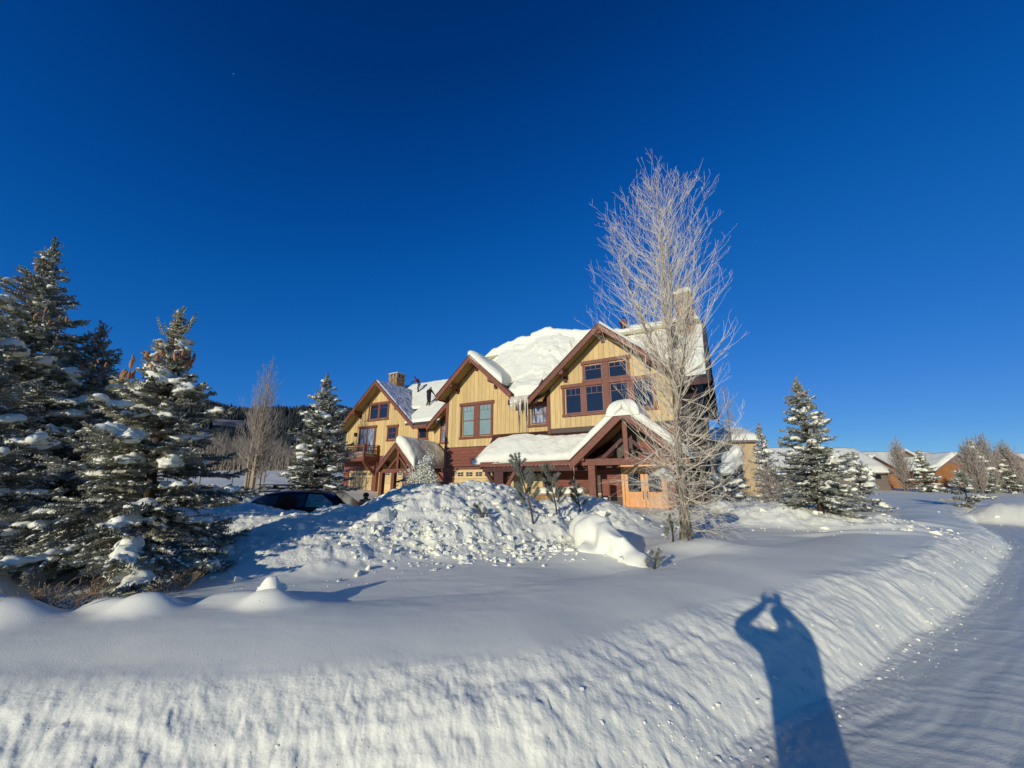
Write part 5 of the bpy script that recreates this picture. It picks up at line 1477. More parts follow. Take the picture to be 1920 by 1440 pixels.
def lumps():
    """broken lumps of snow thrown over the piles and the plough edge"""
    rng = np.random.default_rng(9)
    ico_v = []; t = (1 + 5 ** .5) / 2
    for a, b in ((-1, t), (1, t), (-1, -t), (1, -t)): ico_v.append((a, b, 0))
    for a, b in ((-1, t), (1, t), (-1, -t), (1, -t)): ico_v.append((0, a, b))
    for a, b in ((-1, t), (1, t), (-1, -t), (1, -t)): ico_v.append((b, 0, a))
    ico_v = np.array(ico_v) / math.sqrt(1 + t * t)
    ico_f = np.array([(0, 11, 5), (0, 5, 1), (0, 1, 7), (0, 7, 10), (0, 10, 11), (1, 5, 9), (5, 11, 4), (11, 10, 2), (10, 7, 6), (7, 1, 8), (3, 9, 4), (3, 4, 2), (3, 2, 6), (3, 6, 8), (3, 8, 9), (4, 9, 5), (2, 4, 11), (6, 2, 10), (8, 6, 7), (9, 8, 1)])
    X, Y, Rr = [], [], []
    for cx, cy, a, rx, ry, rot, rg in PILES:
        n = int(200 * rx * ry / 6)
        if cx > 20: n //= 2
        th = rng.uniform(0, 2 * math.pi, n); q = np.sqrt(rng.random(n)) * 1.12
        u, w = rx * q * np.cos(th), ry * q * np.sin(th)
        X.append(cx + math.cos(rot) * u - math.sin(rot) * w); Y.append(cy + math.sin(rot) * u + math.cos(rot) * w)
        Rr.append(0.008 + 0.085 * rng.random(n) ** 6.0)
    # runout at the foot of the big pile
    n = 900
    X.append(rng.normal(-1.1, 1.5, n)); Y.append(rng.normal(7.3, 0.45, n)); Rr.append(0.010 + 0.06 * rng.random(n) ** 4)
    n = 160
    X.append(rng.normal(9.8, 1.8, n)); Y.append(rng.normal(11.2, 0.7, n)); Rr.append(0.010 + 0.03 * rng.random(n) ** 3)
    # along the road edge
    P = np.array(FOOT_S); n = 1300
    seg = rng.integers(10, len(P) - 12, n); tt = rng.random(n)[:, None]
    B = P[seg] * (1 - tt) + P[seg + 1] * tt
    dirv = P[seg + 1] - P[seg]; dirv /= np.linalg.norm(dirv, axis=1, keepdims=True)
    off = rng.normal(0.02, 0.16, n)
    X.append(B[:, 0] - dirv[:, 1] * off); Y.append(B[:, 1] + dirv[:, 0] * off); Rr.append(0.004 + 0.013 * rng.random(n) ** 4)
    # two blocks lying apart at the foot of the pile
    X.append(np.array([-0.78, -2.62, -2.5, -1.3])); Y.append(np.array([6.75, 8.1, 8.25, 7.0])); Rr.append(np.array([0.085, 0.20, 0.14, 0.07]))
    X = np.concatenate(X); Y = np.concatenate(Y); Rr = np.concatenate(Rr)
    Z, D, RG = terrain(X, Y)
    ok = np.ones(len(X), bool)
    X, Y, Z, Rr = X[ok], Y[ok], Z[ok], Rr[ok]
    n = len(X)
    S = Rr[:, None] * rng.uniform(0.55, 1.6, (n, 3)) * np.array([[1.1, 1.1, 0.8]])
    V = ico_v[None] * S[:, None, :] * (1 + 0.22 * rng.standard_normal((n, 12, 1)))
    a = rng.uniform(0, 6.28, n); c, s = np.cos(a)[:, None], np.sin(a)[:, None]
    Vx = V[..., 0] * c - V[..., 1] * s + X[:, None]; Vy = V[..., 0] * s + V[..., 1] * c + Y[:, None]
    Vz = V[..., 2] + (Z + Rr * 0.02)[:, None]
    V = np.stack([Vx, Vy, Vz], -1).reshape(-1, 3)
    F = (ico_f[None] + (np.arange(n) * 12)[:, None, None]).reshape(-1, 3)
    o = np_mesh('snow_lumps', V, F, M['snow_rough'], None, smooth=False)
    tag(o, kind='stuff')
lumps()

# ------------------------------------------------------------------ people
M['skin_tone'] = mat('skin', (0.45, 0.25, 0.17), 0.55, 0.35)
M['red_jacket'] = mat('red_and_black_jacket', (0.28, 0.035, 0.03), 0.75, 0.2, var=0.6, scale=5, col2=(0.04, 0.02, 0.02))
M['black_cloth'] = mat('black_snow_clothes', (0.015, 0.015, 0.018), 0.8, 0.2, bump=0.004, bscale=20)
M['grey_cloth'] = mat('grey_snow_trousers', (0.09, 0.09, 0.10), 0.8, 0.2, bump=0.004, bscale=20)
M['navy_cloth'] = mat('navy_coat', (0.02, 0.03, 0.06), 0.8, 0.2, bump=0.004, bscale=20)
M['boot'] = mat('work_boots', (0.14, 0.07, 0.03), 0.7, 0.2)
M['hat_grey'] = mat('grey_knitted_hat', (0.22, 0.22, 0.22), 0.9, 0.1, bump=0.004, bscale=60)
M['orange_glove'] = mat('orange_gloves', (0.5, 0.16, 0.04), 0.8, 0.2)

BONES = [('pelvis', 'belly'), ('belly', 'chest'), ('chest', 'neck'), ('neck', 'skull'), ('skull', 'crown_top'),
         ('chest', 'shL'), ('shL', 'elL'), ('elL', 'haL'), ('chest', 'shR'), ('shR', 'elR'), ('elR', 'haR'),
         ('pelvis', 'hipL'), ('hipL', 'knL'), ('knL', 'anL'), ('anL', 'toL'), ('pelvis', 'hipR'), ('hipR', 'knR'), ('knR', 'anR'), ('anR', 'toR')]
RAD = dict(pelvis=.155, belly=.145, chest=.165, neck=.062, skull=.088, crown_top=.082, shL=.082, shR=.082, elL=.055, elR=.055, haL=.036, haR=.036,
           hipL=.105, hipR=.105, knL=.068, knR=.068, anL=.052, anR=.052, toL=.042, toR=.042)
STAND = dict(pelvis=(0, 0, .95), belly=(0, 0, 1.12), chest=(0, .01, 1.34), neck=(0, .0, 1.50), skull=(0, -.015, 1.62), crown_top=(0, -.01, 1.70),
             shL=(.19, 0, 1.41), shR=(-.19, 0, 1.41), elL=(.25, .02, 1.14), elR=(-.25, .02, 1.14), haL=(.27, -.08, .90), haR=(-.27, -.08, .90),
             hipL=(.10, 0, .88), hipR=(-.10, 0, .88), knL=(.11, -.02, .49), knR=(-.11, -.02, .49), anL=(.11, .03, .10), anR=(-.11, .03, .10), toL=(.12, -.16, .045), toR=(-.12, -.16, .045))

def hand(parent, wrist, d, palm_n, thumb_side, m, grip=0.6, s=1.0, name='hand'):
    """palm and five tapered bent fingers; d = direction of the fingers, palm_n = out of the palm"""
    d = Vector(d).normalized(); n = Vector(palm_n); n = (n - d * n.dot(d)).normalized(); w = d.cross(n) * thumb_side
    p = Vector(wrist)
    mb = MB()
    a = p - d * 0.015 * s
    pts = []
    for (t, hw, hh) in ((0, .026, .018), (.045, .038, .016), (.09, .042, .013)):
        c = a + d * t * s
        pts.append([c - w * hw * s - n * hh * s, c + w * hw * s - n * hh * s, c + w * hw * s + n * hh * s, c - w * hw * s + n * hh * s])
    base = len(mb.v)
    for r in pts: mb.v.extend([tuple(q) for q in r])
    for i in range(2):
        for k in range(4):
            mb.f.append((base + i * 4 + k, base + i * 4 + (k + 1) % 4, base + (i + 1) * 4 + (k + 1) % 4, base + (i + 1) * 4 + k)); mb.m.append(0)
    mb.f.append((base, base + 3, base + 2, base + 1)); mb.m.append(0); mb.f.append((base + 8, base + 9, base + 10, base + 11)); mb.m.append(0)
    for i, (off, L) in enumerate(((.033, .068), (.012, .076), (-.010, .070), (-.031, .055))):
        c = a + d * .08 * s + w * off * s
        q = [c]; dd = d.copy()
        for j, fr in enumerate((.45, .30, .25)):
            ang = grip * (0.55 + 0.35 * j)
            dd = (dd * math.cos(ang) + n * math.sin(ang)).normalized()
            q.append(q[-1] + dd * L * fr * s)
        mb.tube(q, [.0105 * s, .0098 * s, .0088 * s, .006 * s], 6)
    c = a + d * .03 * s + w * .034 * s
    dd = (d * 0.6 + w * 0.75 + n * 0.35).normalized()
    q = [c, c + dd * .035 * s]
    dd = (d * 0.9 + w * 0.2 + n * 0.5 * grip * 1.5).normalized()
    q += [q[-1] + dd * .03 * s, q[-1] + dd * .055 * s]
    mb.tube(q, [.014 * s, .012 * s, .010 * s, .007 * s], 6)
    return mb.build(name, m, parent, smooth=True)

def person(label, loc, rz, pose, jacket, trousers, boots, hat=None, s=1.0, gloves=None, skin='skin_tone', hair=None, group=None, face=True, grips=None, bulk=1.15):
    root = empty('person', loc, rz); tag(root, label, 'person', group)
    J = dict(STAND); J.update({k: v for k, v in pose.items() if k != 'look'})
    names = list(J.keys())
    me = bpy.data.meshes.new('body')
    me.from_pydata([tuple(Vector(J[k]) * s) for k in names], [(names.index(a), names.index(b)) for a, b in BONES], [])
    o = bpy.data.objects.new('body', me); COL.objects.link(o)
    sk = o.modifiers.new('skin', 'SKIN'); sk.use_smooth_shade = True
    if len(me.skin_vertices) == 0:
        raise RuntimeError('no skin layer')
    for i, k in enumerate(names):
        b = bulk if k not in ('neck', 'skull', 'crown_top', 'haL', 'haR', 'toL', 'toR', 'anL', 'anR') else 1.0
        r = RAD[k] * s * b
        me.skin_vertices[0].data[i].radius = (r, r * (0.78 if k in ('chest', 'belly', 'pelvis') else 1.0))
        me.skin_vertices[0].data[i].use_root = (k == 'pelvis')
    ss = o.modifiers.new('sub', 'SUBSURF'); ss.levels = 2; ss.render_levels = 2
    dg = bpy.context.evaluated_depsgraph_get()
    nm = bpy.data.meshes.new_from_object(o.evaluated_get(dg))
    bpy.data.objects.remove(o)
    for q in (jacket, trousers, boots, skin): nm.materials.append(M[q])
    # nearest joint decides the cloth
    cls = dict(pelvis=1, belly=0, chest=0, neck=0, skull=3, crown_top=3, shL=0, shR=0, elL=0, elR=0, haL=0, haR=0, hipL=1, hipR=1, knL=1, knR=1, anL=2, anR=2, toL=2, toR=2)
    P = np.array([tuple(Vector(J[k]) * s) for k in names])
    n = len(nm.polygons); C = np.zeros(n * 3); nm.polygons.foreach_get('center', C); C = C.reshape(-1, 3)
    near = np.linalg.norm(C[:, None, :] - P[None], axis=2).argmin(1)
    nm.polygons.foreach_set('material_index', np.array([cls[names[i]] for i in near], dtype=np.int32))
    nm.polygons.foreach_set('use_smooth', [True] * n)
    nm.update()
    b = bpy.data.objects.new('body', nm); link(b, root)
    # head with nose, ears, eyes
    sk0 = Vector(J['skull']) * s
    up = (Vector(J['crown_top']) - Vector(J['neck'])).normalized()
    fw = Vector(pose.get('look', (0, -1, 0))); fw = (fw - up * fw.dot(up)).normalized(); sd = fw.cross(up)
    def hp(a, b_, c): return sk0 + (sd * a + fw * b_ + up * c) * s
    if face:
        h = MB()
        h.tube([hp(0, .085, .0), hp(0, .112, -.018), hp(0, .088, -.03)], [.006 * s, .013 * s, .006 * s], 6)
        for e in (-1, 1): h.tube([hp(e * .082, 0, .018), hp(e * .098, -.008, .0), hp(e * .084, 0, -.03)], [.008 * s, .014 * s, .008 * s], 6)
        h.build('nose_and_ears', M[skin], root, smooth=True)
        e_ = MB()
        for e in (-1, 1): e_.tube([hp(e * .033, .078, .012), hp(e * .033, .090, .012)], [.011 * s, .007 * s], 6)
        e_.tube([hp(-.024, .084, -.045), hp(0, .089, -.047), hp(.024, .084, -.045)], [.004 * s, .006 * s, .004 * s], 6)
        e_.build('eyes_and_mouth', M['black_cloth'], root, smooth=True)
    if hat:
        hm = MB()
        rings = [(.012, .103), (.05, .104), (.085, .090), (.11, .055), (.122, .01)]
        hm.tube([hp(0, -.012, a) for a, _ in rings], [r * s for _, r in rings], 14)
        hm.build('hat', M[hat], root, smooth=True)
    gm = M[gloves] if gloves else M[skin]
    for i, sdn in enumerate(('L', 'R')):
        w = Vector(J['ha' + sdn]) * s; e = Vector(J['el' + sdn]) * s
        d = (w - e).normalized()
        pn, g = (grips or {}).get(sdn, ((0, -0.3, -1), 0.7))
        dirf = (grips or {}).get('d' + sdn, d)
        hand(root, w, dirf, pn, 1 if sdn == 'L' else -1, gm, g, s * (1.15 if gloves else 1.0))
    return root

# -- photographer whose shadow falls on the snow bank
GZ = 0.0
def photographer():
    # faces +Y: rotate the figure by 180 degrees, so its local -Y looks ahead; local +X is the figure's left = world -X
    bx, by = -0.075, -0.36
    def L(wx, wy, wz): return (-(wx - bx), -(wy - by), wz)
    pose = dict(haL=L(-0.085, -0.085, 1.765), haR=L(0.065, -0.085, 1.765), elL=L(-0.47, -0.20, 1.60), elR=L(0.185, -0.24, 1.53),
                shL=(.195, -.02, 1.50), shR=(-.195, -.02, 1.50), chest=(0, .0, 1.42), neck=(0, -.01, 1.575), skull=(0, -.035, 1.70), crown_top=(0, -.03, 1.785), belly=(0, 0, 1.18), pelvis=(0, .01, .99),
                hipL=(.10, 0, .92), hipR=(-.10, 0, .92), knL=(.12, -.02, .50), knR=(-.11, -.02, .50))
    return person('photographer in a navy coat holding up a phone, seen only as a shadow', (bx, by, GZ), math.pi, pose, 'navy_cloth', 'black_cloth', 'boot', hat='hat_grey', bulk=1.38,
                  grips=dict(L=((-0.6, 0.8, 0), 0.9), R=((0.6, 0.8, 0), 0.9), dL=(0.10, -0.25, 1), dR=(-0.10, -0.25, 1)))
photographer()
ph = MB().box(-0.09, 0.07, -0.024, -0.016, -0.058, 0.012).build('phone', [M['black']], None, bevel=0.003, loc=(0, 0, CAM_H))
ph.rotation_euler = (R(14.4), 0, 0)
tag(ph, 'black phone held up at arm height by the photographer, seen only as shadow', 'phone')
MB().tube([(0.0, -0.0159, 0.0), (0.0, -0.0135, 0.0)], [0.006, 0.006], 12).build('lens', M['glass'], ph)

ROOF1, ROOF2 = (-20.9, 7.8), (-17.2, 5.3)
# -- people on the left roof
p1 = H2W(-21.0, 8.0, 10.7)
def on_left_roof(X, Y): return H2W(X, Y, 12.05 - 0.9 * (9.5 - Y) + 0.10)
bend = dict(pelvis=(0, .12, .84), belly=(0, .05, 1.00), chest=(0, -.12, 1.16), neck=(0, -.26, 1.27), skull=(0, -.34, 1.36), crown_top=(0, -.38, 1.43), shL=(.19, -.14, 1.22), shR=(-.19, -.14, 1.22),
            elL=(.28, -.34, 1.04), elR=(-.26, -.36, 1.06), haL=(.20, -.56, .92), haR=(-.12, -.60, .90), hipL=(.10, .12, .78), hipR=(-.10, .12, .78), knL=(.13, -.06, .44), knR=(-.12, .0, .44), anL=(.13, .05, .10), anR=(-.12, .12, .08), toL=(.14, -.12, .04), toR=(-.13, -.06, .03), look=(0, -1, -.4))
person('bent person in red and black jacket, upper one on the left roof', tuple(on_left_roof(ROOF1[0], ROOF1[1])), R(-60), bend, 'red_jacket', 'grey_cloth', 'black_cloth', hat='black_cloth', gloves='black_cloth', group='people clearing the left roof', s=1.1)
reach = dict(elL=(.34, -.10, 1.30), haL=(.36, -.30, 1.24), elR=(-.30, -.16, 1.20), haR=(-.22, -.38, 1.12), chest=(0, -.06, 1.34), neck=(0, -.12, 1.48), skull=(0, -.17, 1.60), crown_top=(0, -.18, 1.68), shL=(.19, -.05, 1.40), shR=(-.19, -.05, 1.40),
             knL=(.16, -.14, .52), anL=(.18, .04, .16), toL=(.19, -.13, .12), knR=(-.12, -.02, .48), anR=(-.14, .06, .08), toR=(-.15, -.12, .03))
person('person in black with pale grey hat, lower one on the left roof', tuple(on_left_roof(ROOF2[0], ROOF2[1])), R(150), reach, 'black_cloth', 'black_cloth', 'boot', hat='hat_grey', gloves='orange_glove', group='people clearing the left roof', s=1.1)
# -- people on the right roof, half hidden by the bare tree
def on_right_roof(X, Y): return H2W(X, Y, mainz(Y) + 0.16)
person('crouching person in dark red at the ridge behind the big gable', tuple(on_right_roof(0.62, 4.5)), R(-20), {k: (v[0], v[1], v[2] - (0.22 if v[2] > 0.6 else 0.10 if v[2] > .3 else 0)) for k, v in bend.items() if k != 'look'} , 'red_jacket', 'black_cloth', 'black_cloth', hat='black_cloth', gloves='black_cloth', group='people clearing the right roof')
person('person in black standing low on the right roof, behind the bare tree trunk', tuple(on_right_roof(3.95, 1.75)), R(40), reach, 'black_cloth', 'black_cloth', 'boot', hat='black_cloth', gloves='black_cloth', group='people clearing the right roof')
# roof shovel used by the lower left person
def shovel(label, a, b, name='snow_shovel', blade=(0.46, 0.40), col='black', up=(0, 0, 1)):
    a, b = Vector(a), Vector(b)
    root = empty(name, tuple(a)); tag(root, label, 'shovel')
    d = (b - a)
    L = d.length; d.normalize()
    MB().tube([Vector((0, 0, 0)), d * (L - blade[1])], [0.017, 0.016], 8).build('handle', M['orange_wood'], root, smooth=True)
    side = d.cross(Vector(up)).normalized(); n = side.cross(d).normalized()
    mb = MB()
    cols, rows = 6, 5
    v = []
    for k in (0, 1):
        for i in range(rows + 1):
            for j in range(cols + 1):
                uu = j / cols - 0.5; tt = i / rows
                q = d * (L - blade[1] + blade[1] * tt) + side * blade[0] * uu + n * (0.10 * (4 * uu * uu) * 0.6 + 0.10 * (1 - tt) ** 2 - 0.02) + n * 0.006 * k
                v.append(tuple(q))
    f = []
    w = cols + 1; N = (rows + 1) * w
    for i in range(rows):
        for j in range(cols):
            a0 = i * w + j
            f.append((a0, a0 + 1, a0 + w + 1, a0 + w)); f.append((N + a0, N + a0 + w, N + a0 + w + 1, N + a0 + 1))
    for i in range(rows): f.append((i * w, (i + 1) * w, N + (i + 1) * w, N + i * w)); f.append((i * w + cols, N + i * w + cols, N + (i + 1) * w + cols, (i + 1) * w + cols))
    for j in range(cols): f.append((j, N + j, N + j + 1, j + 1)); f.append((rows * w + j, rows * w + j + 1, N + rows * w + j + 1, N + rows * w + j))
    mb.add(v, f).build('blade', M[col], root, smooth=True)
    g = side * 0.06
    MB().tube([-g, g], [0.014, 0.014], 6).build('grip', M['black'], root)
    return root
# -- person with the shovel behind the big pile
SX, SY, SZ = -5.35, 14.55, -0.20
pose = dict(pelvis=(0, .02, .90), belly=(.02, -.02, 1.07), chest=(.05, -.06, 1.27), neck=(.07, -.10, 1.42), skull=(.09, -.14, 1.53), crown_top=(.10, -.15, 1.61), shL=(.24, -.10, 1.34), shR=(-.13, -.02, 1.32),
            elL=(.50, -.20, 1.36), haL=(.74, -.26, 1.50), elR=(.06, -.22, 1.10), haR=(.30, -.34, 1.18), knL=(.20, -.06, .48), anL=(.22, .02, .10), toL=(.24, -.16, .04), look=(.7, -.7, 0))
sp = person('person in black showing above the pile, throwing snow with a shovel', (SX, SY, SZ), 0.0, pose, 'black_cloth', 'black_cloth', 'black_cloth', hat='black_cloth', gloves='black_cloth',
            grips=dict(L=((0, -.5, 1), 1.0), R=((0, -.5, 1), 1.0)))
ha = Vector((SX, SY, SZ)) + Vector((.30, -.34, 1.18)); hb = Vector((SX, SY, SZ)) + Vector((.76, -.28, 1.54))
dsh = (hb - ha).normalized()
shovel('shovel with a dark blade raised by the person behind the pile, snow flying off it', ha - dsh * 0.12, ha + dsh * 1.62)
tip = ha + dsh * 1.62
def spray():
    rng = np.random.default_rng(4)
    n = 5200
    c = np.array([tip.x + 0.33, tip.y + 0.05, tip.z - 0.02])
    t = rng.random(n)
    P = c + rng.normal(0, 1, (n, 3)) * np.array([0.30, 0.26, 0.25]) * (0.45 + 0.55 * t[:, None])
    k = n // 4
    P[:k] = c + np.stack([0.25 + 0.55 * t[:k], 0.1 * rng.standard_normal(k), 0.25 - 0.9 * t[:k] ** 2 + 0.10 * rng.standard_normal(k)], 1) + rng.normal(0, 0.09, (k, 3))
    k2 = n // 8
    P[k:k + k2] = c + np.stack([0.1 + 0.35 * t[:k2], 0.1 * rng.standard_normal(k2), 0.3 + 0.5 * t[:k2]], 1) + rng.normal(0, 0.10, (k2, 3))
    r = 0.006 + 0.034 * rng.random(n) ** 4
    tet = np.array([(1, 1, 1), (1, -1, -1), (-1, 1, -1), (-1, -1, 1), (0.9, 0.1, -0.2), (-0.3, 0.9, 0.4)], float) / 1.5
    oc = np.array([(1, 0, 0), (-1, 0, 0), (0, 1, 0), (0, -1, 0), (0, 0, 1), (0, 0, -1)], float)
    f = np.array([(0, 2, 4), (2, 1, 4), (1, 3, 4), (3, 0, 4), (2, 0, 5), (1, 2, 5), (3, 1, 5), (0, 3, 5)])
    V = (oc[None] * r[:, None, None] * (1 + 0.3 * rng.standard_normal((n, 6, 1))) + P[:, None, :]).reshape(-1, 3)
    F = (f[None] + (np.arange(n) * 6)[:, None, None]).reshape(-1, 3)
    tag(np_mesh('thrown_snow', V, F, M['snow_soft'], None, smooth=True), kind='stuff')
spray()

# ------------------------------------------------------------------ black car
M['car_black'] = mat('black_car_paint', (0.006, 0.006, 0.007), 0.22, 0.5)
M['car_glass'] = mat('dark_tinted_glass', (0.006, 0.007, 0.008), 0.08, 0.6)
M['lit_frost_glass'] = mat('lit_frosted_green_glass', (0.26, 0.40, 0.33), 0.35, 0.5, var=0.6, scale=9, col2=(0.10, 0.18, 0.15), detail=6)  # frost, plus the pane's lit, reflective look painted in as pale green
M['tyre'] = mat('tyre_rubber', (0.02, 0.02, 0.02), 0.85, 0.2)
M['alloy'] = mat('grey_alloy', (0.35, 0.35, 0.36), 0.35, 0.5, metal=0.8)
M['red_lamp'] = mat('red_tail_lamp', (0.30, 0.01, 0.01), 0.15, 0.6)
M['clear_lamp'] = mat('clear_headlamp', (0.6, 0.6, 0.6), 0.1, 0.7)
def car(x, y, z, rz):
    root = empty('parked_car', (x, y, z), rz)
    tag(root, 'black car with a roof rack, buried in snow up to its windows', 'car')
    # stations along x (rear = -2.3, front = +2.3): bottom z, belt z, roof z, half widths (sill, belt, roof)
    St = [(-2.30, .45, .82, .86, .62, .70, .52), (-2.22, .30, .98, 1.02, .80, .80, .60), (-2.05, .26, 1.06, 1.28, .86, .86, .60), (-1.75, .24, 1.08, 1.52, .90, .90, .62), (-1.3, .24, 1.08, 1.62, .91, .91, .63),
          (-.5, .24, 1.06, 1.67, .92, .92, .64), (.3, .24, 1.04, 1.64, .92, .92, .64), (.75, .24, 1.02, 1.52, .92, .91, .62), (1.05, .24, 1.01, 1.34, .92, .90, .60), (1.38, .24, 1.00, 1.08, .92, .89, .62), (1.60, .24, .96, .985, .91, .88, .66),
          (1.95, .26, .90, .92, .89, .84, .62), (2.20, .30, .78, .80, .82, .76, .56), (2.32, .42, .62, .66, .64, .62, .48)]
    V, Fc = [], []
    for (sx, zb, zl, zr, ws, wb, wr) in St:
        zm = (zb + zl) / 2
        row = [(-ws * .9, zb), (-ws, zb + .08), (-ws * 1.0, zm), (-wb, zl), (-(wb * .35 + wr * .65), zl + (zr - zl) * .72), (-wr * .86, zr - .015), (0, zr + .02), (wr * .86, zr - .015), (wb * .35 + wr * .65, zl + (zr - zl) * .72), (wb, zl), (ws, zm), (ws, zb + .08), (ws * .9, zb)]
        V += [(sx, a, b) for a, b in row]
    w = 13
    for i in range(len(St) - 1):
        for j in range(w - 1):
            a = i * w + j; Fc.append((a, a + 1, a + w + 1, a + w))
        Fc.append((i * w + w - 1, i * w, (i + 1) * w, (i + 1) * w + w - 1))
    Fc.append(tuple(range(w - 1, -1, -1))); Fc.append(tuple((len(St) - 1) * w + j for j in range(w)))
    b = MB().add(V, Fc).build('body', M['car_black'], root, smooth=True)
    sb = b.modifiers.new('sub', 'SUBSURF'); sb.levels = 1; sb.render_levels = 2
    # side windows on both flanks
    def flank(sgn, pts, name, m):
        o = []
        for (px, pz, zl, zr) in pts:
            t = (pz - zl) / (zr - zl); wy = .915 * (1 - t) + .70 * t + .004
            o.append((px, sgn * (wy - .012), pz))
        o2 = [(q[0], q[1] + sgn * 0.02, q[2]) for q in o]
        n = len(o)
        f = [tuple(range(n)), tuple(range(2 * n - 1, n - 1, -1))] + [(i, i + n, (i + 1) % n + n, (i + 1) % n) for i in range(n)]
        return MB().add(o + o2, f).build(name, m, root)
    for sgn in (-1, 1):
        flank(sgn, [(-1.72, 1.14, 1.08, 1.6), (-1.0, 1.12, 1.08, 1.6), (-1.0, 1.48, 1.08, 1.6), (-1.45, 1.42, 1.08, 1.6)], 'side_window', M['car_glass'])
        flank(sgn, [(-.94, 1.12, 1.07, 1.62), (-.08, 1.10, 1.07, 1.62), (-.08, 1.53, 1.07, 1.62), (-.94, 1.50, 1.07, 1.62)], 'side_window', M['car_glass'])
        flank(sgn, [(.0, 1.10, 1.05, 1.62), (.98, 1.10, 1.05, 1.62), (.86, 1.24, 1.05, 1.62), (.45, 1.50, 1.05, 1.62), (.0, 1.53, 1.05, 1.62)], 'side_window', M['lit_frost_glass'] if sgn < 0 else M['car_glass'])
        MB().tube([(-1.55, sgn * .58, 1.68), (-1.45, sgn * .60, 1.715), (.1, sgn * .60, 1.75), (.25, sgn * .58, 1.70)], [.02, .022, .022, .02], 8).build('roof_rail', M['black'], root, smooth=True)
        m2 = MB().box(.95, 1.15, sgn * .92, sgn * 1.1, 1.02, 1.18).build('mirror', M['car_black'], root, bevel=0.03)
        MB().box(2.05, 2.28, sgn * .5, sgn * .74, .70, .80).build('headlight', M['clear_lamp'], root, bevel=0.03)
        MB().box(-2.27, -2.1, sgn * .58, sgn * .80, .90, 1.05).build('tail_light', M['red_lamp'], root, bevel=0.03)
    for xx in (-1.25, -.15):
        MB().box(xx - .035, xx + .035, -.72, .72, 1.80, 1.83).build('cross_bar', M['black'], root, bevel=0.01)
        for sgn in (-1, 1): MB().box(xx - .06, xx + .06, sgn * .56, sgn * .66, 1.72, 1.80).build('rack_foot', M['black'], root, bevel=0.01)
    MB().box(-1.85, -.0, -.70, -.66, 1.832, 1.862).build('ski_holder', M['black'], root, bevel=0.01)
    MB().box(-1.86, -1.60, -.55, .55, 1.58, 1.63).build('spoiler', M['car_black'], root, bevel=0.02)
    ws = MB().add([(.80, -.56, 1.52), (.80, .56, 1.52), (1.42, .74, 1.06), (1.42, -.74, 1.06), (.83, -.56, 1.545), (.83, .56, 1.545), (1.45, .74, 1.085), (1.45, -.74, 1.085)],
                  [(0, 1, 2, 3), (7, 6, 5, 4), (0, 4, 5, 1), (1, 5, 6, 2), (2, 6, 7, 3), (3, 7, 4, 0)]).build('windscreen', M['car_glass'], root)
    for wx in (-1.38, 1.42):
        for sgn in (-1, 1):
            c = (wx, sgn * .82, .33)
            wh = MB().tube([(wx, sgn * .72, .33), (wx, sgn * .735, .33), (wx, sgn * .925, .33), (wx, sgn * .94, .33)], [.29, .335, .335, .29], 20).build('wheel', M['tyre'], root, smooth=True)
            rim = MB().tube([(wx, sgn * .90, .33), (wx, sgn * .948, .33)], [.20, .19], 16).build('rim', M['alloy'], wh)
    return root
car(-7.25, 14.9, -0.12, R(4))

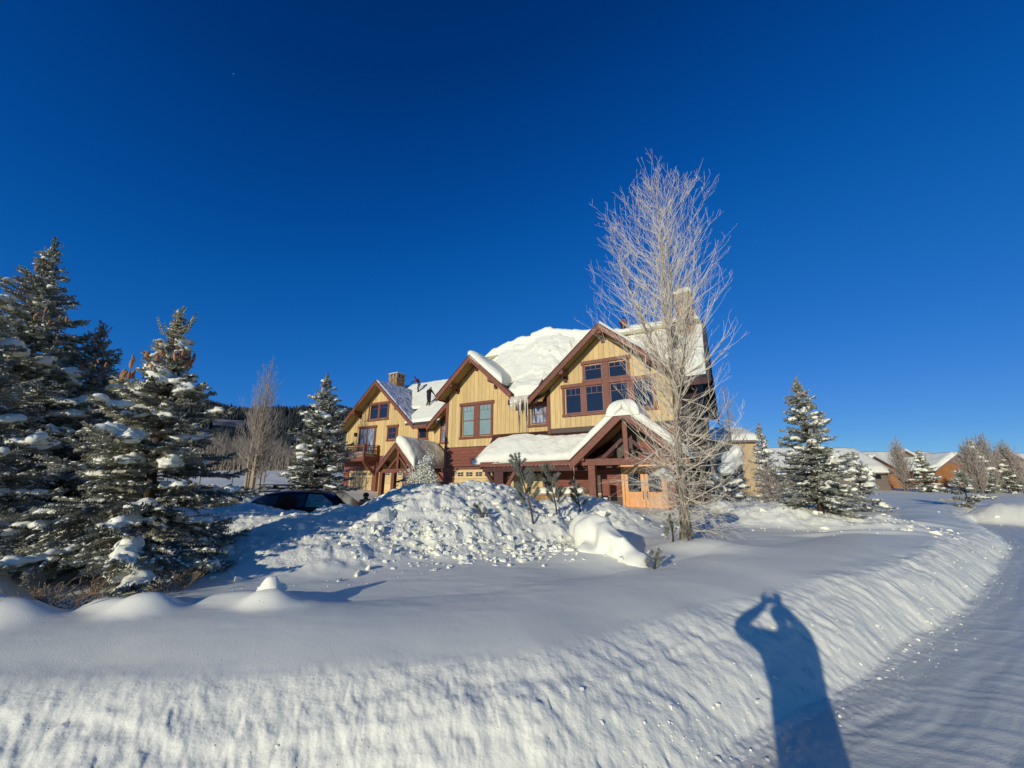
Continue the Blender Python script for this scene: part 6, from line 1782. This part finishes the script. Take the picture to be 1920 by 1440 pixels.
# ------------------------------------------------------------------ far houses
M['far_tan'] = mat('tan_far_siding', (0.46, 0.33, 0.19), 0.8, 0.2, var=0.15, scale=1)
M['far_orange'] = mat('orange_brown_far_siding', (0.40, 0.17, 0.055), 0.8, 0.2, var=0.2, scale=1)
M['far_pink'] = mat('pinkish_far_siding', (0.46, 0.32, 0.25), 0.8, 0.2, var=0.15, scale=1)
M['far_beige'] = mat('beige_far_siding', (0.58, 0.42, 0.20), 0.8, 0.2, var=0.12, scale=1)
M['far_grey'] = mat('grey_brown_gable_timber', (0.20, 0.155, 0.12), 0.8, 0.2)
def far_house(label, loc, rz, wings, body, group='far houses along the road'):
    """body = (x0, x1, y0, y1, eave, ridge, mat); wings = front gables (x, peak, slope, halfwidth, y0, mat)"""
    root = empty('far_house', loc, rz); tag(root, label, 'house', group)
    x0, x1, y0, y1, ze, zr, m = body
    ym = (y0 + y1) / 2
    MB().yz([(y0, -1), (y1, -1), (y1, ze), (ym, zr - .2), (y0, ze)], x0, x1).build('wall', M[m], root)
    s = (zr - ze) / (ym - y0)
    for ya, yb in ((y0 - .5, ym), (y1 + .5, ym)):
        za = ze - .5 * s
        MB().yz([(ya, za + .02), (yb, zr), (yb, zr - .18), (ya, za - .16)], x0 - .5, x1 + .5).build('roof', M['far_grey'], root)
    snow_pad(root, [(x0 - .5, y0 - .5, ze - .5 * s + .04), (x1 + .5, y0 - .5, ze - .5 * s + .04), (x1 + .5, ym + .1, zr + .03), (x0 - .5, ym + .1, zr + .03)], 0.55, n=40, m=16, seed=3, edge=0.5, rough=0.15)
    nwin = int((x1 - x0) / 3)
    for i in range(nwin):
        wx = x0 + (i + .5) * (x1 - x0) / nwin
        f = MB().box(wx - .6, wx + .6, y0 - .08, y0, 1.2, 2.6).build('window', M['far_grey'], root)
        MB().box(wx - .5, wx + .5, y0 - .1, y0 - .085, 1.3, 2.5).build('pane', M['glass'], f)
    for (gx, pk, sl, hw, gy, gm) in wings:
        e = pk - sl * hw
        MB().xz([(gx - hw + .4, -1), (gx + hw - .4, -1), (gx + hw - .4, e + sl * .4 - .15), (gx, pk - .2), (gx - hw + .4, e + sl * .4 - .15)], gy, ym).build('gable_wall', M[gm], root)
        MB().xz([(gx - hw * .42, pk - sl * hw * .42 - .25), (gx + hw * .42, pk - sl * hw * .42 - .25), (gx, pk - .25)], gy - .08, gy - .005).build('gable_timber', M['far_grey'], root)
        for sg in (-1, 1):
            MB().xz([(gx, pk), (gx + sg * hw, e), (gx + sg * hw, e - .22), (gx, pk - .22)], gy - .5, ym).build('roof', M['far_grey'], root)
            a, b_ = (gx - hw, gx) if sg < 0 else (gx, gx + hw)
            za, zb = (e, pk) if sg < 0 else (pk, e)
            snow_pad(root, [(a, gy - .5, za + .02), (b_, gy - .5, zb + .02), (b_, ym, zb + .02), (a, ym, za + .02)], 0.5, n=16, m=20, seed=5, edge=0.3, rough=0.1)
        f = MB().box(gx - .7, gx + .7, gy - .09, gy - .002, 1.0, 2.6).build('window', M['far_grey'], root)
        MB().box(gx - .6, gx + .6, gy - .11, gy - .092, 1.1, 2.5).build('pane', M['glass'], f)
    return root
far_house('far brown house with orange gables and snowy roofs, the widest beyond the snowfield', (64.0, 64.0, 1.0), 0.0,
          [(-6.3, 4.9, 0.62, 3.8, -1.5, 'far_orange'), (2.9, 6.1, 0.62, 4.4, 2.5, 'far_tan'), (6.4, 5.2, 0.62, 4.2, -2.0, 'far_orange')], (-9.5, 9.5, 0.0, 9.0, 2.9, 5.7, 'far_orange'))
far_house('far pinkish house half cut off by the right edge of the picture', (84.5, 66.0, 1.0), 0.0, [(-2.0, 5.4, 0.62, 4.0, -1.5, 'far_pink')], (-4.0, 9.0, 0.0, 9.0, 2.9, 5.6, 'far_pink'))
far_house('beige house showing just behind the end wall of the townhouse', (23.2, 38.8, 1.0), R(-10), [], (-3.2, 1.2, 0.0, 8.0, 5.0, 6.3, 'far_beige'))
far_house('far house mostly hidden by the large dark spruce, only its snowy roof slopes showing', (42.0, 54.0, 1.0), 0.0, [], (-7.0, 9.5, 0.0, 10.0, 2.4, 5.6, 'far_grey'))

# ------------------------------------------------------------------ mountain, forest, thicket
M['mountain'] = None
def mountain_mat():
    m, nt, b = nodes_of('wooded_snowy_mountainside')
    b.inputs['Roughness'].default_value = 0.9; b.inputs['Specular IOR Level'].default_value = 0.1
    geo = nt.nodes.new('ShaderNodeNewGeometry')
    mp = nt.nodes.new('ShaderNodeMapping'); mp.inputs['Scale'].default_value = (0.012, 0.012, 0.03)
    nz = nt.nodes.new('ShaderNodeTexNoise'); nz.inputs['Scale'].default_value = 1.0; nz.inputs['Detail'].default_value = 9; nz.inputs['Roughness'].default_value = 0.65
    rp = nt.nodes.new('ShaderNodeValToRGB')
    rp.color_ramp.elements[0].position = 0.50; rp.color_ramp.elements[0].color = (0.028, 0.034, 0.030, 1)
    rp.color_ramp.elements[1].position = 0.66; rp.color_ramp.elements[1].color = (0.34, 0.33, 0.32, 1)
    nt.links.new(geo.outputs['Position'], mp.inputs[0]); nt.links.new(mp.outputs[0], nz.inputs['Vector'])
    nt.links.new(nz.outputs[0], rp.inputs[0]); nt.links.new(rp.outputs[0], b.inputs['Base Color'])
    return m
M['mountain'] = mountain_mat()
M['forest'] = tint_mat('distant_conifers', (0.012, 0.018, 0.016), (0.07, 0.08, 0.07), rough=0.9)
def ridge_h(az):
    return np.interp(az, [-75, -60, -50, -44, -40, -34, -28, -24, -18, -10, -3, 2], [0.10, 0.13, 0.150, 0.160, 0.163, 0.158, 0.160, 0.161, 0.150, 0.11, 0.04, 0.0])
def mountain():
    az = np.linspace(-75, 2, 220); t = np.linspace(0, 1, 70)
    A, T = np.meshgrid(az, t)
    Dm = 260 + 760 * T
    X = Dm * np.sin(np.radians(A)); Y = Dm * np.cos(np.radians(A))
    fall = T ** 1.25
    nz = fbm(X / 120, Y / 120, o=5, seed=5)
    Z = 1.0 + ridge_h(A) * 1020 * fall * (1 + 0.10 * nz) * np.clip(1.0, 0, 1) + 6 * nz * T
    V = np.stack([X, Y, Z], -1).reshape(-1, 3)
    w = len(az)
    i = np.arange(len(t) - 1)[:, None]; j = np.arange(w - 1)[None]
    F = np.stack([i * w + j, i * w + j + 1, (i + 1) * w + j + 1, (i + 1) * w + j], -1).reshape(-1, 4)
    tag(np_mesh('hill', V, F, M['mountain'], None), kind='structure')
    rng = np.random.default_rng(8)
    n = 9000
    a = rng.uniform(-62, -14, n); tt = rng.random(n) ** 0.6
    tt[:2500] = rng.uniform(0.93, 1.0, 2500)
    d = 260 + 760 * tt
    x = d * np.sin(np.radians(a)); y = d * np.cos(np.radians(a))
    nz = fbm(x / 120, y / 120, o=5, seed=5)
    z = 1.0 + ridge_h(a) * 1020 * tt ** 1.25 * (1 + 0.10 * nz) + 6 * nz * tt
    keep = (vnoise(x / 60, y / 60, seed=77) > -0.25) | (tt > 0.92)
    x, y, z = x[keep], y[keep], z[keep]; n = len(x)
    h = rng.uniform(8, 17, n); r = h * 0.2
    ang = np.arange(5) * 2 * math.pi / 5
    base = np.stack([x[:, None] + r[:, None] * np.cos(ang), y[:, None] + r[:, None] * np.sin(ang), np.repeat((z - 1)[:, None], 5, 1)], -1)
    topv = np.stack([x, y, z + h], -1)[:, None]
    V = np.concatenate([base, topv], 1).reshape(-1, 3)
    f = np.array([(k, (k + 1) % 5, 5) for k in range(5)])
    F = (f[None] + (np.arange(n) * 6)[:, None, None]).reshape(-1, 3)
    tag(np_mesh('forest', V, F, M['forest'], None, smooth=False, attr=np.repeat(rng.random(n), 6)), kind='stuff')
mountain()
def thicket():
    rng = np.random.default_rng(18)
    n = 5200
    x = rng.uniform(-62, -22, n); y = rng.uniform(58, 84, n)
    z = terrain(x, y, detail=False)[0]
    S, E, a, b, c = [], [], [], [], []
    p = np.stack([x, y, z], 1); h = rng.uniform(3.0, 8.5, n) * (0.6 + 0.4 * vnoise(x / 6, y / 6, seed=3))
    d = np.stack([rng.normal(0, .12, n), rng.normal(0, .12, n), np.ones(n)], 1)
    q = p
    for k in range(3):
        e = q + d * (h / 3)[:, None] + rng.normal(0, .08, (n, 3))
        S.append(q); E.append(e); a.append(np.full(n, .06 - .017 * k)); b.append(np.full(n, .045 - .017 * k)); c.append(rng.random(n))
        for _ in range(2):
            side = rng.normal(0, 0.55, (n, 3)); side[:, 2] = rng.uniform(.5, 1.2, n)
            S.append((q + e) / 2); E.append((q + e) / 2 + side * rng.uniform(.5, 1.3, (n, 1))); a.append(np.full(n, .026)); b.append(np.full(n, .012)); c.append(rng.random(n))
        q = e
    V, F, K = seg_tubes(np.concatenate(S), np.concatenate(E), np.concatenate(a), np.concatenate(b), 3)
    tag(np_mesh('thicket', V, F, M['bark_grey'], None, attr=np.repeat(np.concatenate(c), K)), kind='stuff')
thicket()

# wire fence far left
M['post'] = mat('weathered_post', (0.25, 0.2, 0.15), 0.9, 0.1)
fr = empty('wire_fence', (-24.0, 33.0, ground_z(-24, 33))); tag(fr, 'thin wire fence on posts crossing the far snowfield left of the bare trunks', 'fence')
prev = None
for i in range(9):
    x, y = -32 + i * 2.6, 33.5 + 0.25 * i
    z = ground_z(x, y)
    MB().tube([(x + 24, y - 33, z - fr.location.z - .3), (x + 24, y - 33, z - fr.location.z + 1.25)], [.06, .055], 6).build('post', M['post'], fr)
    if prev:
        for hz in (0.5, 0.85, 1.15):
            MB().tube([(prev[0] + 24, prev[1] - 33, prev[2] - fr.location.z + hz), (x + 24, y - 33, z - fr.location.z + hz)], [.012, .012], 4).build('wire', M['post'], fr)
    prev = (x, y, z)

# tiny aircraft high in the sky
M['white_metal'] = mat('white_aircraft', (0.85, 0.85, 0.85), 0.4, 0.4)
dirp = Vector(((438 - 960) / 720, math.cos(R(14.4)) + math.sin(R(14.4)) * (139 - 720) / 720, math.sin(R(14.4)) - math.cos(R(14.4)) * (139 - 720) / 720))
pl = empty('aircraft', tuple(Vector((0, 0, CAM_H)) + dirp * 2400), 0.7); tag(pl, 'tiny white aircraft, a bright speck alone in the deep blue sky', 'aircraft')
MB().tube([(0, -4.5, 0), (0, -3.6, 0), (0, 3.5, 0), (0, 5, .3)], [.2, .6, .55, .1], 10).build('fuselage', M['white_metal'], pl, smooth=True)
for s_ in (-1, 1): MB().add([(s_ * .4, -1, 0), (s_ * 5, .3, .2), (s_ * 5, 1.0, .2), (s_ * .4, 1, 0), (s_ * .4, -1, .15), (s_ * 5, .3, .28), (s_ * 5, 1.0, .28), (s_ * .4, 1, .15)], [(0, 1, 2, 3), (7, 6, 5, 4), (0, 4, 5, 1), (1, 5, 6, 2), (2, 6, 7, 3), (3, 7, 4, 0)]).build('wing', M['white_metal'], pl)
MB().box(-.06, .06, 3.6, 4.8, .1, 1.8).build('tail_fin', M['white_metal'], pl)
